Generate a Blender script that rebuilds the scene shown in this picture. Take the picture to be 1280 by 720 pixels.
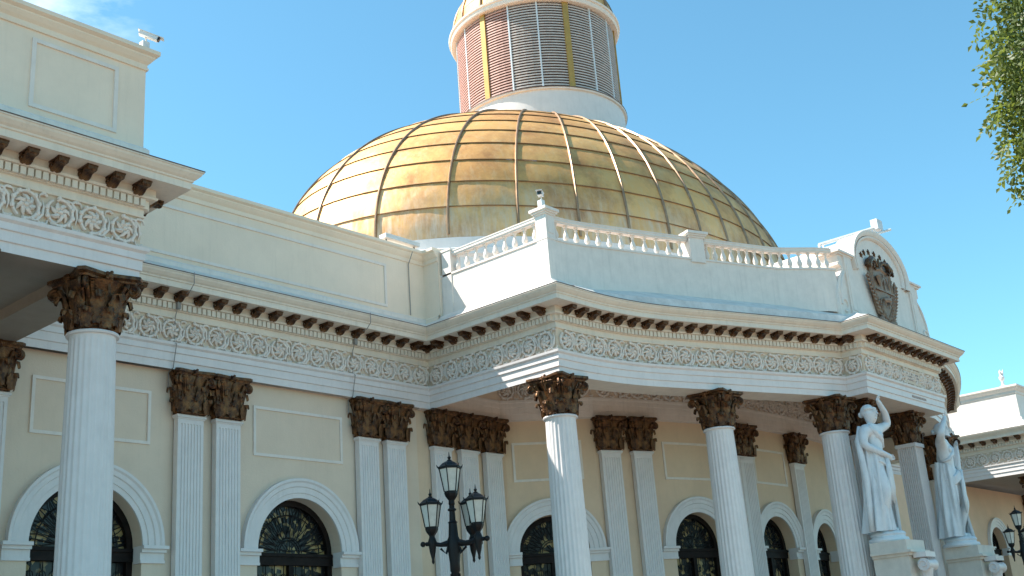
import bpy, math, random
from mathutils import Vector, Matrix
random.seed(7)
PI = math.pi
R = math.radians
for o in list(bpy.data.objects): bpy.data.objects.remove(o)
S = bpy.context.scene
COL = S.collection

# ------------------------------------------------------------------ camera, sky, sun, exposure
YAW, PITCH, ROLL, FPX = R(40.7306), R(18.3596), R(-4.3275), 1444.05
fw = Vector((math.cos(YAW)*math.cos(PITCH), math.sin(YAW)*math.cos(PITCH), math.sin(PITCH)))
rt = Vector((math.sin(YAW), -math.cos(YAW), 0)); up = rt.cross(fw)
cr, sr = math.cos(ROLL), math.sin(ROLL)
rt2 = rt*cr + up*sr; up2 = -rt*sr + up*cr
cam = bpy.data.objects.new('camera', bpy.data.cameras.new('camera')); COL.objects.link(cam)
cam.matrix_world = Matrix(((rt2.x, up2.x, -fw.x, 0), (rt2.y, up2.y, -fw.y, 0), (rt2.z, up2.z, -fw.z, 0), (0, 0, 0, 1)))
cam.data.sensor_width = 36; cam.data.lens = FPX*36/1280; cam.data.clip_end = 3000
S.camera = cam
SUN = Vector((-0.83, 1.0, 1.68)).normalized()
elev = math.asin(SUN.z)
W = bpy.data.worlds.new('World'); S.world = W; W.use_nodes = True
wn = W.node_tree.nodes; wl = W.node_tree.links; wn.clear()
wo = wn.new('ShaderNodeOutputWorld'); bg = wn.new('ShaderNodeBackground'); sky = wn.new('ShaderNodeTexSky')
sky.sky_type = 'NISHITA'; sky.sun_disc = False; sky.sun_elevation = elev
sky.sun_rotation = math.atan2(SUN.x, SUN.y)
sky.altitude = 900; sky.air_density = 1.0; sky.dust_density = 0.6; sky.ozone_density = 1.6
bg.inputs['Strength'].default_value = 0.15
tc = wn.new('ShaderNodeTexCoord')
cn = wn.new('ShaderNodeTexNoise'); cn.inputs['Scale'].default_value = 5.0; cn.inputs['Detail'].default_value = 7; cn.inputs['Roughness'].default_value = .6
cmap = wn.new('ShaderNodeMapping'); cmap.inputs['Scale'].default_value = (1.2, .8, 3.0)
wl.new(tc.outputs['Generated'], cmap.inputs['Vector']); wl.new(cmap.outputs[0], cn.inputs['Vector'])
cramp = wn.new('ShaderNodeMapRange'); cramp.inputs['From Min'].default_value = .42; cramp.inputs['From Max'].default_value = .72
wl.new(cn.outputs['Fac'], cramp.inputs['Value'])
dotn = wn.new('ShaderNodeVectorMath'); dotn.operation = 'DOT_PRODUCT'
cdir = (fw*1444 + rt2*(40-640) - up2*(-40-360)).normalized()
dotn.inputs[1].default_value = cdir
wl.new(tc.outputs['Generated'], dotn.inputs[0])
dr = wn.new('ShaderNodeMapRange'); dr.inputs['From Min'].default_value = .9935; dr.inputs['From Max'].default_value = 1.0; dr.inputs['To Max'].default_value = .55
wl.new(dotn.outputs['Value'], dr.inputs['Value'])
mm = wn.new('ShaderNodeMath'); mm.operation = 'MULTIPLY'
wl.new(cramp.outputs[0], mm.inputs[0]); wl.new(dr.outputs[0], mm.inputs[1])
skymix = wn.new('ShaderNodeMix'); skymix.data_type = 'RGBA'
tint = wn.new('ShaderNodeMix'); tint.data_type = 'RGBA'; tint.blend_type = 'MULTIPLY'; tint.inputs['Factor'].default_value = 1; tint.inputs['B'].default_value = (.61, .965, .885, 1)
wl.new(sky.outputs[0], tint.inputs['A'])
wl.new(mm.outputs[0], skymix.inputs['Factor']); wl.new(tint.outputs['Result'], skymix.inputs['A']); skymix.inputs['B'].default_value = (9, 9.3, 9.6, 1)
wl.new(skymix.outputs['Result'], bg.inputs['Color']); wl.new(bg.outputs[0], wo.inputs[0])
sl = bpy.data.lights.new('sun', 'SUN'); sl.energy = 5.0; sl.angle = R(.5); sl.color = (1, .95, .87)
so = bpy.data.objects.new('sun', sl); COL.objects.link(so)
so.rotation_euler = SUN.to_track_quat('Z', 'Y').to_euler(); so.location = (0, 0, 60)
S.view_settings.view_transform = 'Standard'; S.view_settings.look = 'None'; S.view_settings.gamma = 1
S.view_settings.exposure = 1.0
S.render.engine = 'CYCLES'
S.cycles.max_bounces = 6; S.cycles.diffuse_bounces = 4

# ------------------------------------------------------------------ materials
def mat(name, col, rough=.6, metal=0, var=.06, vscale=3.0, bump=.0, bscale=60, col2=None, streak=0, spec=.5):
    m = bpy.data.materials.new(name); m.use_nodes = True
    nt = m.node_tree; n = nt.nodes; l = nt.links; b = n['Principled BSDF']
    b.inputs['Roughness'].default_value = rough; b.inputs['Metallic'].default_value = metal
    b.inputs['Specular IOR Level'].default_value = spec
    t = n.new('ShaderNodeTexCoord')
    nz = n.new('ShaderNodeTexNoise'); nz.inputs['Scale'].default_value = vscale; nz.inputs['Detail'].default_value = 6; nz.inputs['Roughness'].default_value = .65
    l.new(t.outputs['Object'], nz.inputs['Vector'])
    mx = n.new('ShaderNodeMix'); mx.data_type = 'RGBA'
    c2 = col2 or tuple(c*(1-var*2.5) for c in col)
    mr = n.new('ShaderNodeMapRange'); mr.inputs['From Min'].default_value = .38; mr.inputs['From Max'].default_value = .68
    l.new(nz.outputs['Fac'], mr.inputs['Value'])
    l.new(mr.outputs[0], mx.inputs['Factor'])
    mx.inputs['A'].default_value = (*col, 1); mx.inputs['B'].default_value = (*c2, 1)
    last = mx.outputs['Result']
    if streak:
        mp = n.new('ShaderNodeMapping'); mp.inputs['Scale'].default_value = (5, 5, .35)
        l.new(t.outputs['Object'], mp.inputs['Vector'])
        n2 = n.new('ShaderNodeTexNoise'); n2.inputs['Scale'].default_value = 1.6; n2.inputs['Detail'].default_value = 8; n2.inputs['Roughness'].default_value = .7
        l.new(mp.outputs[0], n2.inputs['Vector'])
        r2 = n.new('ShaderNodeMapRange'); r2.inputs['From Min'].default_value = .52; r2.inputs['From Max'].default_value = .75; r2.inputs['To Max'].default_value = streak
        l.new(n2.outputs['Fac'], r2.inputs['Value'])
        m2 = n.new('ShaderNodeMix'); m2.data_type = 'RGBA'; l.new(r2.outputs[0], m2.inputs['Factor']); l.new(last, m2.inputs['A'])
        m2.inputs['B'].default_value = (*[c*.55 for c in col], 1); last = m2.outputs['Result']
    l.new(last, b.inputs['Base Color'])
    if bump:
        n3 = n.new('ShaderNodeTexNoise'); n3.inputs['Scale'].default_value = bscale; n3.inputs['Detail'].default_value = 4
        l.new(t.outputs['Object'], n3.inputs['Vector'])
        bp = n.new('ShaderNodeBump'); bp.inputs['Strength'].default_value = bump; bp.inputs['Distance'].default_value = .02
        l.new(n3.outputs['Fac'], bp.inputs['Height']); l.new(bp.outputs[0], b.inputs['Normal'])
    return m
M = {}
M['white'] = mat('white_paint', (.76, .705, .68), .5, var=.03, bump=.15, bscale=25, streak=.22)
M['white2'] = mat('white_plaster', (.82, .725, .645), .6, var=.04, bump=.2, bscale=18, streak=.3)
M['cream'] = mat('cream_wall', (.76, .605, .465), .7, var=.03, vscale=1.2, bump=.2, bscale=30, streak=.12)
M['creampar'] = mat('cream_parapet', (.87, .715, .56), .7, var=.03, vscale=1.2, bump=.2, bscale=30, streak=.15)
M['creamdeep'] = mat('deep_cream_wall', (.76, .56, .385), .7, var=.035, vscale=1.2, bump=.2, bscale=30, streak=.12)
M['peach'] = mat('peach_wall', (.74, .50, .33), .7, var=.035, vscale=1.2, bump=.2, bscale=30, streak=.12)
M['friezebg'] = mat('frieze_ground', (.73, .59, .45), .7, var=.05, vscale=5)
M['corona'] = mat('cornice_paint', (.80, .705, .59), .6, var=.04, vscale=2, bump=.1, streak=.35)
M['flash'] = mat('cornice_flashing', (.74, .70, .65), .45, var=.1, vscale=2.5, streak=.3)
M['edge'] = mat('rusty_drip_edge', (.16, .10, .08), .6, var=.2)
M['bronze'] = mat('aged_bronze', (.042, .017, .009), .36, .55, vscale=7, col2=(.21, .095, .032), bump=.8, bscale=30)
M['bronzelt'] = mat('bronze_relief', (.22, .135, .09), .5, .2, vscale=6, col2=(.34, .22, .14), bump=.6, bscale=24)
M['iron'] = mat('black_iron', (.008, .008, .009), .5, 0, var=.1, bump=.2, bscale=50, spec=.25)
M['darkwood'] = mat('dark_wood', (.016, .009, .007), .6, var=.3, vscale=6, spec=.2)
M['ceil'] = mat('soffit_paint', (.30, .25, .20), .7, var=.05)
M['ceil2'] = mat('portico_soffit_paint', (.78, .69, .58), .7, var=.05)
M['stone'] = mat('statue_marble', (.74, .76, .77), .55, var=.05, vscale=3, bump=.25, bscale=14, streak=.25)
M['stoneped'] = mat('pedestal_plaster', (.72, .65, .57), .65, var=.06, streak=.2)
M['slat'] = mat('louvre_slat', (.62, .52, .46), .5, .1, var=.08, vscale=4)
M['slatsun'] = mat('sunlit_louvre_slat', (.62, .36, .29), .5, .1, var=.08, vscale=4)  # same slats, redder: warm sunlight painted into the colour
M['backing'] = mat('louvre_backing', (.20, .075, .05), .7, var=.1)
M['mull'] = mat('pale_mullion', (.72, .74, .76), .5)
M['gstrip'] = mat('gold_strip', (.52, .30, .075), .45, .35, var=.08, vscale=4, streak=.3)
M['rib'] = mat('copper_rib', (.40, .25, .15), .42, .6, var=.15, vscale=3)
M['seam'] = mat('dark_seam', (.30, .17, .075), .55, .4, var=.1)
M['camw'] = mat('camera_housing', (.72, .72, .70), .4)
M['lens'] = mat('camera_lens', (.01, .01, .012), .15)
M['cable'] = mat('grey_cable', (.30, .28, .26), .6)
M['ground'] = mat('plaza_paving', (.27, .175, .115), .8, var=.08, vscale=.6, bump=.2, bscale=4)
M['asphalt'] = mat('asphalt', (.055, .055, .055), .85, var=.1, bump=.3, bscale=80)
M['bark'] = mat('bark', (.11, .08, .055), .85, var=.2, vscale=8, bump=.6, bscale=20)
M['bars'] = mat('pale_text', (.42, .33, .30), .6)
M['slab'] = mat('roof_slab', (.45, .44, .42), .8, var=.1)

def glassmat(name, a, b2, sc, rough=.1):
    m = bpy.data.materials.new(name); m.use_nodes = True
    n = m.node_tree.nodes; l = m.node_tree.links; b = n['Principled BSDF']; b.inputs['Roughness'].default_value = rough; b.inputs['Specular IOR Level'].default_value = .3
    t = n.new('ShaderNodeTexCoord'); v = n.new('ShaderNodeTexVoronoi'); v.inputs['Scale'].default_value = sc
    l.new(t.outputs['Object'], v.inputs['Vector'])
    nz = n.new('ShaderNodeTexNoise'); nz.inputs['Scale'].default_value = 2.2; l.new(t.outputs['Object'], nz.inputs['Vector'])
    ad = n.new('ShaderNodeMath'); ad.operation = 'MULTIPLY'; l.new(v.outputs['Color'], ad.inputs[0]); l.new(nz.outputs['Fac'], ad.inputs[1])
    r = n.new('ShaderNodeMapRange'); r.inputs['From Min'].default_value = .31; r.inputs['From Max'].default_value = .42
    l.new(ad.outputs[0], r.inputs['Value'])
    mx = n.new('ShaderNodeMix'); mx.data_type = 'RGBA'; l.new(r.outputs[0], mx.inputs['Factor'])
    mx.inputs['A'].default_value = (*a, 1); mx.inputs['B'].default_value = (*b2, 1); l.new(mx.outputs['Result'], b.inputs['Base Color'])
    return m
M['glass'] = glassmat('leaded_glass', (.012, .011, .012), (.42, .30, .13), 7.0, .25)  # pale gold cells paint glints and the sunlit court behind into dark glass
M['lampglass'] = mat('milky_lamp_glass', (.62, .62, .56), .35, var=.08, vscale=8)

# gilded dome sheets: each sheet its own tone by UV cell, weathered pale towards the lower courses
def goldmat():
    m = bpy.data.materials.new('gilded_dome_sheet'); m.use_nodes = True
    n = m.node_tree.nodes; l = m.node_tree.links; b = n['Principled BSDF']
    uv = n.new('ShaderNodeTexCoord'); fl = n.new('ShaderNodeVectorMath'); fl.operation = 'FLOOR'; l.new(uv.outputs['UV'], fl.inputs[0])
    wnz = n.new('ShaderNodeTexWhiteNoise'); wnz.noise_dimensions = '2D'; l.new(fl.outputs[0], wnz.inputs['Vector'])
    nz = n.new('ShaderNodeTexNoise'); nz.inputs['Scale'].default_value = .55; nz.inputs['Detail'].default_value = 8; nz.inputs['Roughness'].default_value = .68
    l.new(uv.outputs['Object'], nz.inputs['Vector'])
    mp = n.new('ShaderNodeMapping'); mp.inputs['Scale'].default_value = (3, 3, .4); l.new(uv.outputs['Object'], mp.inputs['Vector'])
    n2 = n.new('ShaderNodeTexNoise'); n2.inputs['Scale'].default_value = 1.3; n2.inputs['Detail'].default_value = 8; n2.inputs['Roughness'].default_value = .75; l.new(mp.outputs[0], n2.inputs['Vector'])
    def mixc(fac, a, c):
        x = n.new('ShaderNodeMix'); x.data_type = 'RGBA'; l.new(fac, x.inputs['Factor'])
        for k, v in (('A', a), ('B', c)):
            if isinstance(v, tuple): x.inputs[k].default_value = (*v, 1)
            else: l.new(v, x.inputs[k])
        return x.outputs['Result']
    def rng(v, a, c, d=0, e=1):
        x = n.new('ShaderNodeMapRange'); l.new(v, x.inputs['Value'])
        for k, w in zip(('From Min', 'From Max', 'To Min', 'To Max'), (a, c, d, e)): x.inputs[k].default_value = w
        return x.outputs[0]
    c = mixc(rng(wnz.outputs['Value'], 0, 1, 0, .8), (.93, .53, .19), (.76, .385, .125))
    c = mixc(rng(nz.outputs['Fac'], .42, .66, 0, .8), c, (.36, .165, .07))
    c = mixc(rng(n2.outputs['Fac'], .50, .78, 0, .6), c, (.74, .56, .32))
    # pale worn plating on the lowest courses (uv.y = course number)
    sp = n.new('ShaderNodeSeparateXYZ'); l.new(uv.outputs['UV'], sp.inputs[0])
    low = rng(sp.outputs['Y'], 0, 2.2, 1, 0)
    mu = n.new('ShaderNodeMath'); mu.operation = 'MULTIPLY'; l.new(low, mu.inputs[0]); l.new(rng(n2.outputs['Fac'], .36, .62, 0, .85), mu.inputs[1])
    c = mixc(mu.outputs[0], c, (.72, .57, .45))
    l.new(c, b.inputs['Base Color'])
    b.inputs['Metallic'].default_value = .6
    l.new(rng(nz.outputs['Fac'], .3, .7, .50, .66), b.inputs['Roughness'])
    bp = n.new('ShaderNodeBump'); bp.inputs['Strength'].default_value = .35; bp.inputs['Distance'].default_value = .06
    n4 = n.new('ShaderNodeTexNoise'); n4.inputs['Scale'].default_value = 1.7; n4.inputs['Detail'].default_value = 3; l.new(uv.outputs['Object'], n4.inputs['Vector'])
    l.new(n4.outputs['Fac'], bp.inputs['Height']); l.new(bp.outputs[0], b.inputs['Normal'])
    return m
M['gold'] = goldmat()
def leafmat():
    m = bpy.data.materials.new('leaf'); m.use_nodes = True
    n = m.node_tree.nodes; l = m.node_tree.links; b = n['Principled BSDF']; out = n['Material Output']
    t = n.new('ShaderNodeTexCoord'); w = n.new('ShaderNodeTexNoise'); w.inputs['Scale'].default_value = 3.5; l.new(t.outputs['Object'], w.inputs['Vector'])
    mx = n.new('ShaderNodeMix'); mx.data_type = 'RGBA'; mx.inputs['A'].default_value = (.05, .08, .015, 1); mx.inputs['B'].default_value = (.13, .17, .03, 1)
    l.new(w.outputs['Fac'], mx.inputs['Factor']); l.new(mx.outputs['Result'], b.inputs['Base Color']); b.inputs['Roughness'].default_value = .5
    tr = n.new('ShaderNodeBsdfTranslucent'); tr.inputs['Color'].default_value = (.25, .30, .05, 1)
    ms = n.new('ShaderNodeMixShader'); ms.inputs[0].default_value = .4
    l.new(b.outputs[0], ms.inputs[1]); l.new(tr.outputs[0], ms.inputs[2]); l.new(ms.outputs[0], out.inputs[0])
    return m
M['leaf'] = leafmat()

# ------------------------------------------------------------------ mesh helpers
class MB:
    def __init__(s): s.v = []; s.f = []; s.uv = None
    def add(s, vs, fs):
        k = len(s.v); s.v += [tuple(v) for v in vs]; s.f += [tuple(i+k for i in f) for f in fs]; return s
    def merge(s, o, fn=None):
        return s.add([fn(v) for v in o.v] if fn else o.v, o.f)
    def box(s, x0, x1, y0, y1, z0, z1, fn=None):
        vs = [(x, y, z) for z in (z0, z1) for y in (y0, y1) for x in (x0, x1)]
        if fn: vs = [fn(*v) for v in vs]
        return s.add(vs, [(0, 2, 3, 1), (4, 5, 7, 6), (0, 1, 5, 4), (2, 6, 7, 3), (0, 4, 6, 2), (1, 3, 7, 5)])
    def grid(s, rows, closed=False):
        n = len(rows[0]); vs = [p for r in rows for p in r]; fs = []
        for i in range(len(rows)-1):
            for j in range(n if closed else n-1):
                a = i*n+j; b = i*n+(j+1) % n
                fs.append((a, b, b+n, a+n))
        return s.add(vs, fs)
    def lathe(s, prof, n=32, c=(0, 0, 0), fn=None, capb=True, capt=True):
        rows = []
        for r, z in prof:
            row = [(c[0]+r*math.cos(2*PI*k/n), c[1]+r*math.sin(2*PI*k/n), c[2]+z) for k in range(n)]
            rows.append([fn(*p) for p in row] if fn else row)
        k0 = len(s.v); s.grid(rows, True)
        if capb: s.f.append(tuple(k0+n-1-k for k in range(n)))
        if capt: s.f.append(tuple(k0+(len(rows)-1)*n+k for k in range(n)))
        return s
    def tube(s, pts, rad, n=8, fn=None):
        pts = [Vector(p) for p in pts]; rows = []
        u = None
        for i, p in enumerate(pts):
            d = (pts[min(i+1, len(pts)-1)]-pts[max(i-1, 0)])
            d = d.normalized() if d.length > 1e-9 else Vector((0, 0, 1))
            if u is None: u = d.orthogonal().normalized()
            u = (u-d*u.dot(d)); u = u.normalized() if u.length > 1e-6 else d.orthogonal().normalized()
            w = d.cross(u); r = rad[i] if isinstance(rad, (list, tuple)) else rad
            row = [p+(u*math.cos(2*PI*k/n)+w*math.sin(2*PI*k/n))*r for k in range(n)]
            rows.append([fn(*q) for q in row] if fn else [tuple(q) for q in row])
        k0 = len(s.v); s.grid(rows, True)
        s.f.append(tuple(k0+n-1-k for k in range(n))); s.f.append(tuple(k0+(len(rows)-1)*n+k for k in range(n)))
        return s
    def ball(s, c, r, n=10, sc=(1, 1, 1)):
        m = max(4, n//2+1); rows = []
        for i in range(m+1):
            a = -PI/2+PI*i/m; cr_ = max(math.cos(a), .02)
            rows.append([(c[0]+r*sc[0]*cr_*math.cos(2*PI*k/n), c[1]+r*sc[1]*cr_*math.sin(2*PI*k/n), c[2]+r*sc[2]*math.sin(a)) for k in range(n)])
        k0 = len(s.v); s.grid(rows, True)
        s.f.append(tuple(k0+n-1-k for k in range(n))); s.f.append(tuple(k0+m*n+k for k in range(n)))
        return s
    def mesh(s, name, m, smooth=False):
        me = bpy.data.meshes.new(name); me.from_pydata(s.v, [], s.f)
        if s.uv:
            ul = me.uv_layers.new(name='UVMap')
            for p in me.polygons:
                for li in p.loop_indices: ul.data[li].uv = s.uv[p.index][li-p.loop_start]
        me.materials.append(M[m] if isinstance(m, str) else m)
        if smooth:
            me.polygons.foreach_set('use_smooth', [True]*len(me.polygons))
            if smooth != 'full':
                try: me.set_sharp_from_angle(angle=R(38))
                except Exception: pass
        me.update(); return me
    def build(s, name, m, parent=None, smooth=False):
        return link(name, s.mesh(name, m, smooth), parent)
def link(name, me, parent=None, loc=(0, 0, 0), rz=0, label=None):
    o = bpy.data.objects.new(name, me); COL.objects.link(o); o.location = loc; o.rotation_euler = (0, 0, rz)
    if parent: o.parent = parent
    if label: o['label'] = label
    return o
def thing(name, label, cat, loc=(0, 0, 0), rz=0, group=None):
    o = link(name, None, None, loc, rz); o['label'] = label; o['category'] = cat
    if group: o['group'] = group
    return o
def tag(o, label, cat, group=None):
    o['label'] = label; o['category'] = cat
    if group: o['group'] = group
    return o
def copy_tree(o, parent=None):
    c = o.copy(); COL.objects.link(c); c.parent = parent
    for ch in list(o.children): copy_tree(ch, c)
    return c

def sweep(pts, prof, pre=None, post=None, mb=None, cap0=False, cap1=False):
    """profile (n,z) swept along plan polyline, n = outward (right of travel), mitred"""
    mb = mb or MB(); P = [Vector(p) for p in pts]
    full = ([Vector(pre)] if pre else [])+P+([Vector(post)] if post else [])
    off = 1 if pre else 0; cols = []
    for i in range(len(P)):
        k = i+off; ns = []
        if k > 0: d = (full[k]-full[k-1]).normalized(); ns.append(Vector((d.y, -d.x)))
        if k < len(full)-1: d = (full[k+1]-full[k]).normalized(); ns.append(Vector((d.y, -d.x)))
        m = ns[0] if len(ns) == 1 else (ns[0]+ns[1])/(1+ns[0].dot(ns[1]))
        cols.append([(P[i].x+m.x*n, P[i].y+m.y*n, z) for n, z in prof])
    k0 = len(mb.v); mb.grid(cols); q = len(prof)
    if cap0: mb.f.append(tuple(range(k0, k0+q)))
    if cap1: mb.f.append(tuple(range(k0+(len(P)-1)*q+q-1, k0+(len(P)-1)*q-1, -1)))
    return mb
class Path:
    def __init__(s, pts):
        s.p = [Vector(p) for p in pts]; s.L = [0]
        for a, b in zip(s.p, s.p[1:]): s.L.append(s.L[-1]+(b-a).length)
        s.len = s.L[-1]; s.n = []
        segs = [((b-a).normalized()) for a, b in zip(s.p, s.p[1:])]
        for i in range(len(s.p)):
            d = (segs[max(i-1, 0)]+segs[min(i, len(segs)-1)]).normalized(); s.n.append(Vector((d.y, -d.x)))
    def F(s, t, n, z):
        i = 0
        while i < len(s.L)-2 and t > s.L[i+1]: i += 1
        k = (t-s.L[i])/(s.L[i+1]-s.L[i])
        p = s.p[i].lerp(s.p[i+1], k); kk = min(max(k, 0), 1)
        m = s.n[i].lerp(s.n[i+1], kk).normalized()
        return (p.x+m.x*n, p.y+m.y*n, z)
    def ang(s, t):
        a = Vector(s.F(t-.02, 0, 0)); b = Vector(s.F(t+.02, 0, 0)); d = b-a; return math.atan2(d.y, d.x)

def rayp(px, py, dist):
    d = fw*1444.05+rt2*(px-640)-up2*(py-360); h = math.hypot(d.x, d.y); return d*(dist/h)
# ------------------------------------------------------------------ ground
g = MB(); g.box(-900, 900, -900, 900, -1.9, -1.6)
g.build('ground', 'ground')['kind'] = 'structure'
g = MB(); g.box(-60, 120, -30, -9, -1.64, -1.596)
o = g.build('road', 'asphalt'); o['kind'] = 'structure'
g = MB(); g.box(-60, 120, -9, -8.8, -1.62, -1.48)
o = g.build('kerb', 'stoneped'); o['kind'] = 'structure'
g = MB(); g.box(-20, 90, 12.8, 50, -1.62, -1.2); g.box(-20, 90, 12.4, 12.79, -1.62, -1.4)
o = g.build('platform', 'stoneped'); o['kind'] = 'structure'

# ------------------------------------------------------------------ architectural profiles
ARCH = [(0, 7.0), (0, 7.17), (.035, 7.18), (.035, 7.36), (.07, 7.37), (.07, 7.49), (.12, 7.53), (.13, 7.59), (.0, 7.595)]
FRIEZE = [(0, 7.595), (0, 8.17)]
BED = [(0, 8.17), (.045, 8.18), (.055, 8.215), (.03, 8.225), (.03, 8.34), (.09, 8.345), (.09, 8.50), (.20, 8.51), (.215, 8.55), (.18, 8.56), (.18, 8.70), (.62, 8.702)]
CORONA = [(.62, 8.702), (.62, 8.83), (.65, 8.84), (.655, 8.87), (.70, 8.90), (.755, 8.96), (.77, 9.0), (.79, 9.005), (.79, 9.03)]
DRIP = [(.785, 9.03), (.80, 9.032), (.80, 9.048), (.76, 9.05)]
FLASH = [(.76, 9.05), (.30, 9.27), (.08, 9.42)]
PBASE = [(.08, 9.42), (.08, 9.52), (.03, 9.57), (0, 9.58)]
PWALL = [(0, 9.58), (0, 11.16)]
COPE = [(0, 11.16), (.035, 11.165), (.04, 11.21), (.02, 11.22), (.02, 11.28), (.07, 11.33), (.12, 11.40), (.12, 11.43), (.19, 11.47), (.19, 11.55), (-.42, 11.555), (-.42, 9.5)]
BEAM = [(-.85, 7.95), (-.85, 7.0), (0, 7.0)]

def medallion():
    """one scroll roundel in local (u, n, z) about its own centre, 0.6 wide, 0.5 tall"""
    m = MB()
    def rod(pts, r, n=5): m.tube([(p[0], p[2] if len(p) > 2 else .02, p[1]) for p in pts], r, n)
    def arc(cx, cz, rr, a0, a1, r0, r1, k=16, sq=1.0, nn=.02):
        pts = [(cx+rr*math.cos(a0+(a1-a0)*i/k), nn, cz+rr*sq*math.sin(a0+(a1-a0)*i/k)) for i in range(k+1)]
        m.tube(pts, [1.3*(r0+(r1-r0)*i/k) for i in range(k+1)], 6)
    arc(0, 0, .225, R(-100), R(235), .030, .022, 22)
    # inner acanthus whorl
    for k in range(7):
        a = 2*PI*k/7+.3
        pts = [((.03+.05*j)*math.cos(a+.28*j), .022+.018*math.sin(j*1.2), (.03+.05*j)*math.sin(a+.28*j)) for j in range(4)]
        m.tube(pts, [.022, .045, .036, .012], 5)
    m.ball((0, .04, 0), .042, 8)
    # leaf bumps along the ring
    for k in range(9):
        a = R(-95)+k*R(36); c = (.235*math.cos(a), .035, .235*math.sin(a))
        m.ball(c, .036, 6, (1.3, .9, 1.3))
    # linking vine and sprouts to the next roundel
    arc(.30, -.17, .09, R(150), R(360), .024, .012, 8)
    arc(.30, .19, .07, R(20), R(200), .018, .008, 7)
    m.tube([(.10, .02, -.235), (.2, .03, -.21), (.29, .03, -.10), (.31, .025, .03), (.29, .02, .14)], [.02, .026, .03, .022, .008], 5)
    m.tube([(.25, .02, .22), (.30, .03, .245), (.35, .02, .22)], [.008, .026, .008], 5)
    m.tube([(.22, .02, -.24), (.30, .03, -.235), (.38, .02, -.24)], [.01, .024, .01], 5)
    return m
MED = medallion()
def relief(mb, path, s0, s1, z=7.885, pitch=.6, n0=0.0):
    k = max(1, round((s1-s0)/pitch)); p = (s1-s0)/k
    for i in range(k):
        c = s0+p*(i+.5); f = p/.6*(1 if i % 2 else 1); sg = 1 if i % 2 else -1
        ro = random.uniform(-.3, .3); wob = random.uniform(.94, 1.05)
        ca, sa = math.cos(ro), math.sin(ro)
        def fn(v):
            u, n, w = v
            if math.hypot(u, w) < .2: u, w = u*ca-w*sa, u*sa+w*ca
            return path.F(c+u*f, n0+n*wob*1.35, z+w*sg*wob*1.06)
        mb.merge(MED, fn)
def dentils(mb, path, s0, s1, z0=8.36, z1=8.498, n0=.09, n1=.165, pitch=.13):
    k = max(1, round((s1-s0)/pitch)); p = (s1-s0)/k
    for i in range(k): mb.box(s0+p*(i+.12), s0+p*(i+.86), n0-.004, n1, z0, z1, path.F)
def modillion_mesh():
    """carved scroll bracket: local x along wall, y outward, z up (top at z=0)"""
    m = MB(); w = .085
    side = [(0, 0), (.34, 0), (.35, -.05), (.33, -.09), (.28, -.10), (.23, -.095), (.18, -.11), (.13, -.15), (.07, -.18), (0, -.17)]
    rows = []
    for k, (x, ww) in enumerate([(-w, .0), (-w, 1), (-w*.45, 1.08), (0, .98), (w*.45, 1.08), (w, 1), (w, 0)]):
        rows.append([(x, y, (z*ww if z < 0 else z)) for y, z in side] if ww else [(x, .2, -.05)]*len(side))
    m.grid(rows)
    m.box(-w-.015, w+.015, -.001, .345, -.03, -.001)
    for sx in (-1, 1):
        m.tube([(sx*(w+.002), .07+.045*math.cos(a), -.095+.045*math.sin(a)) for a in [j*PI/4 for j in range(8)]], .018, 5)
        m.tube([(sx*(w+.002), (.30+.022*math.cos(a)), -.05+.022*math.sin(a)) for a in [j*PI/3 for j in range(6)]], .014, 5)
    m.ball((0, .32, -.09), .035, 7, (2.0, 1, .8))
    return m.mesh('modillion', 'bronze', True)
MOD = modillion_mesh()
def modillions(parent, path, s0, s1, pitch=.52, z=8.699, n0=.181):
    k = max(1, round((s1-s0)/pitch)); p = (s1-s0)/k
    for i in range(k):
        s = s0+p*(i+.5); a = path.ang(s); x, y, _ = path.F(s, n0, 0)
        link('modillion', MOD, parent, (x, y, z), a+PI).rotation_euler = (0, 0, a+PI)

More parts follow.
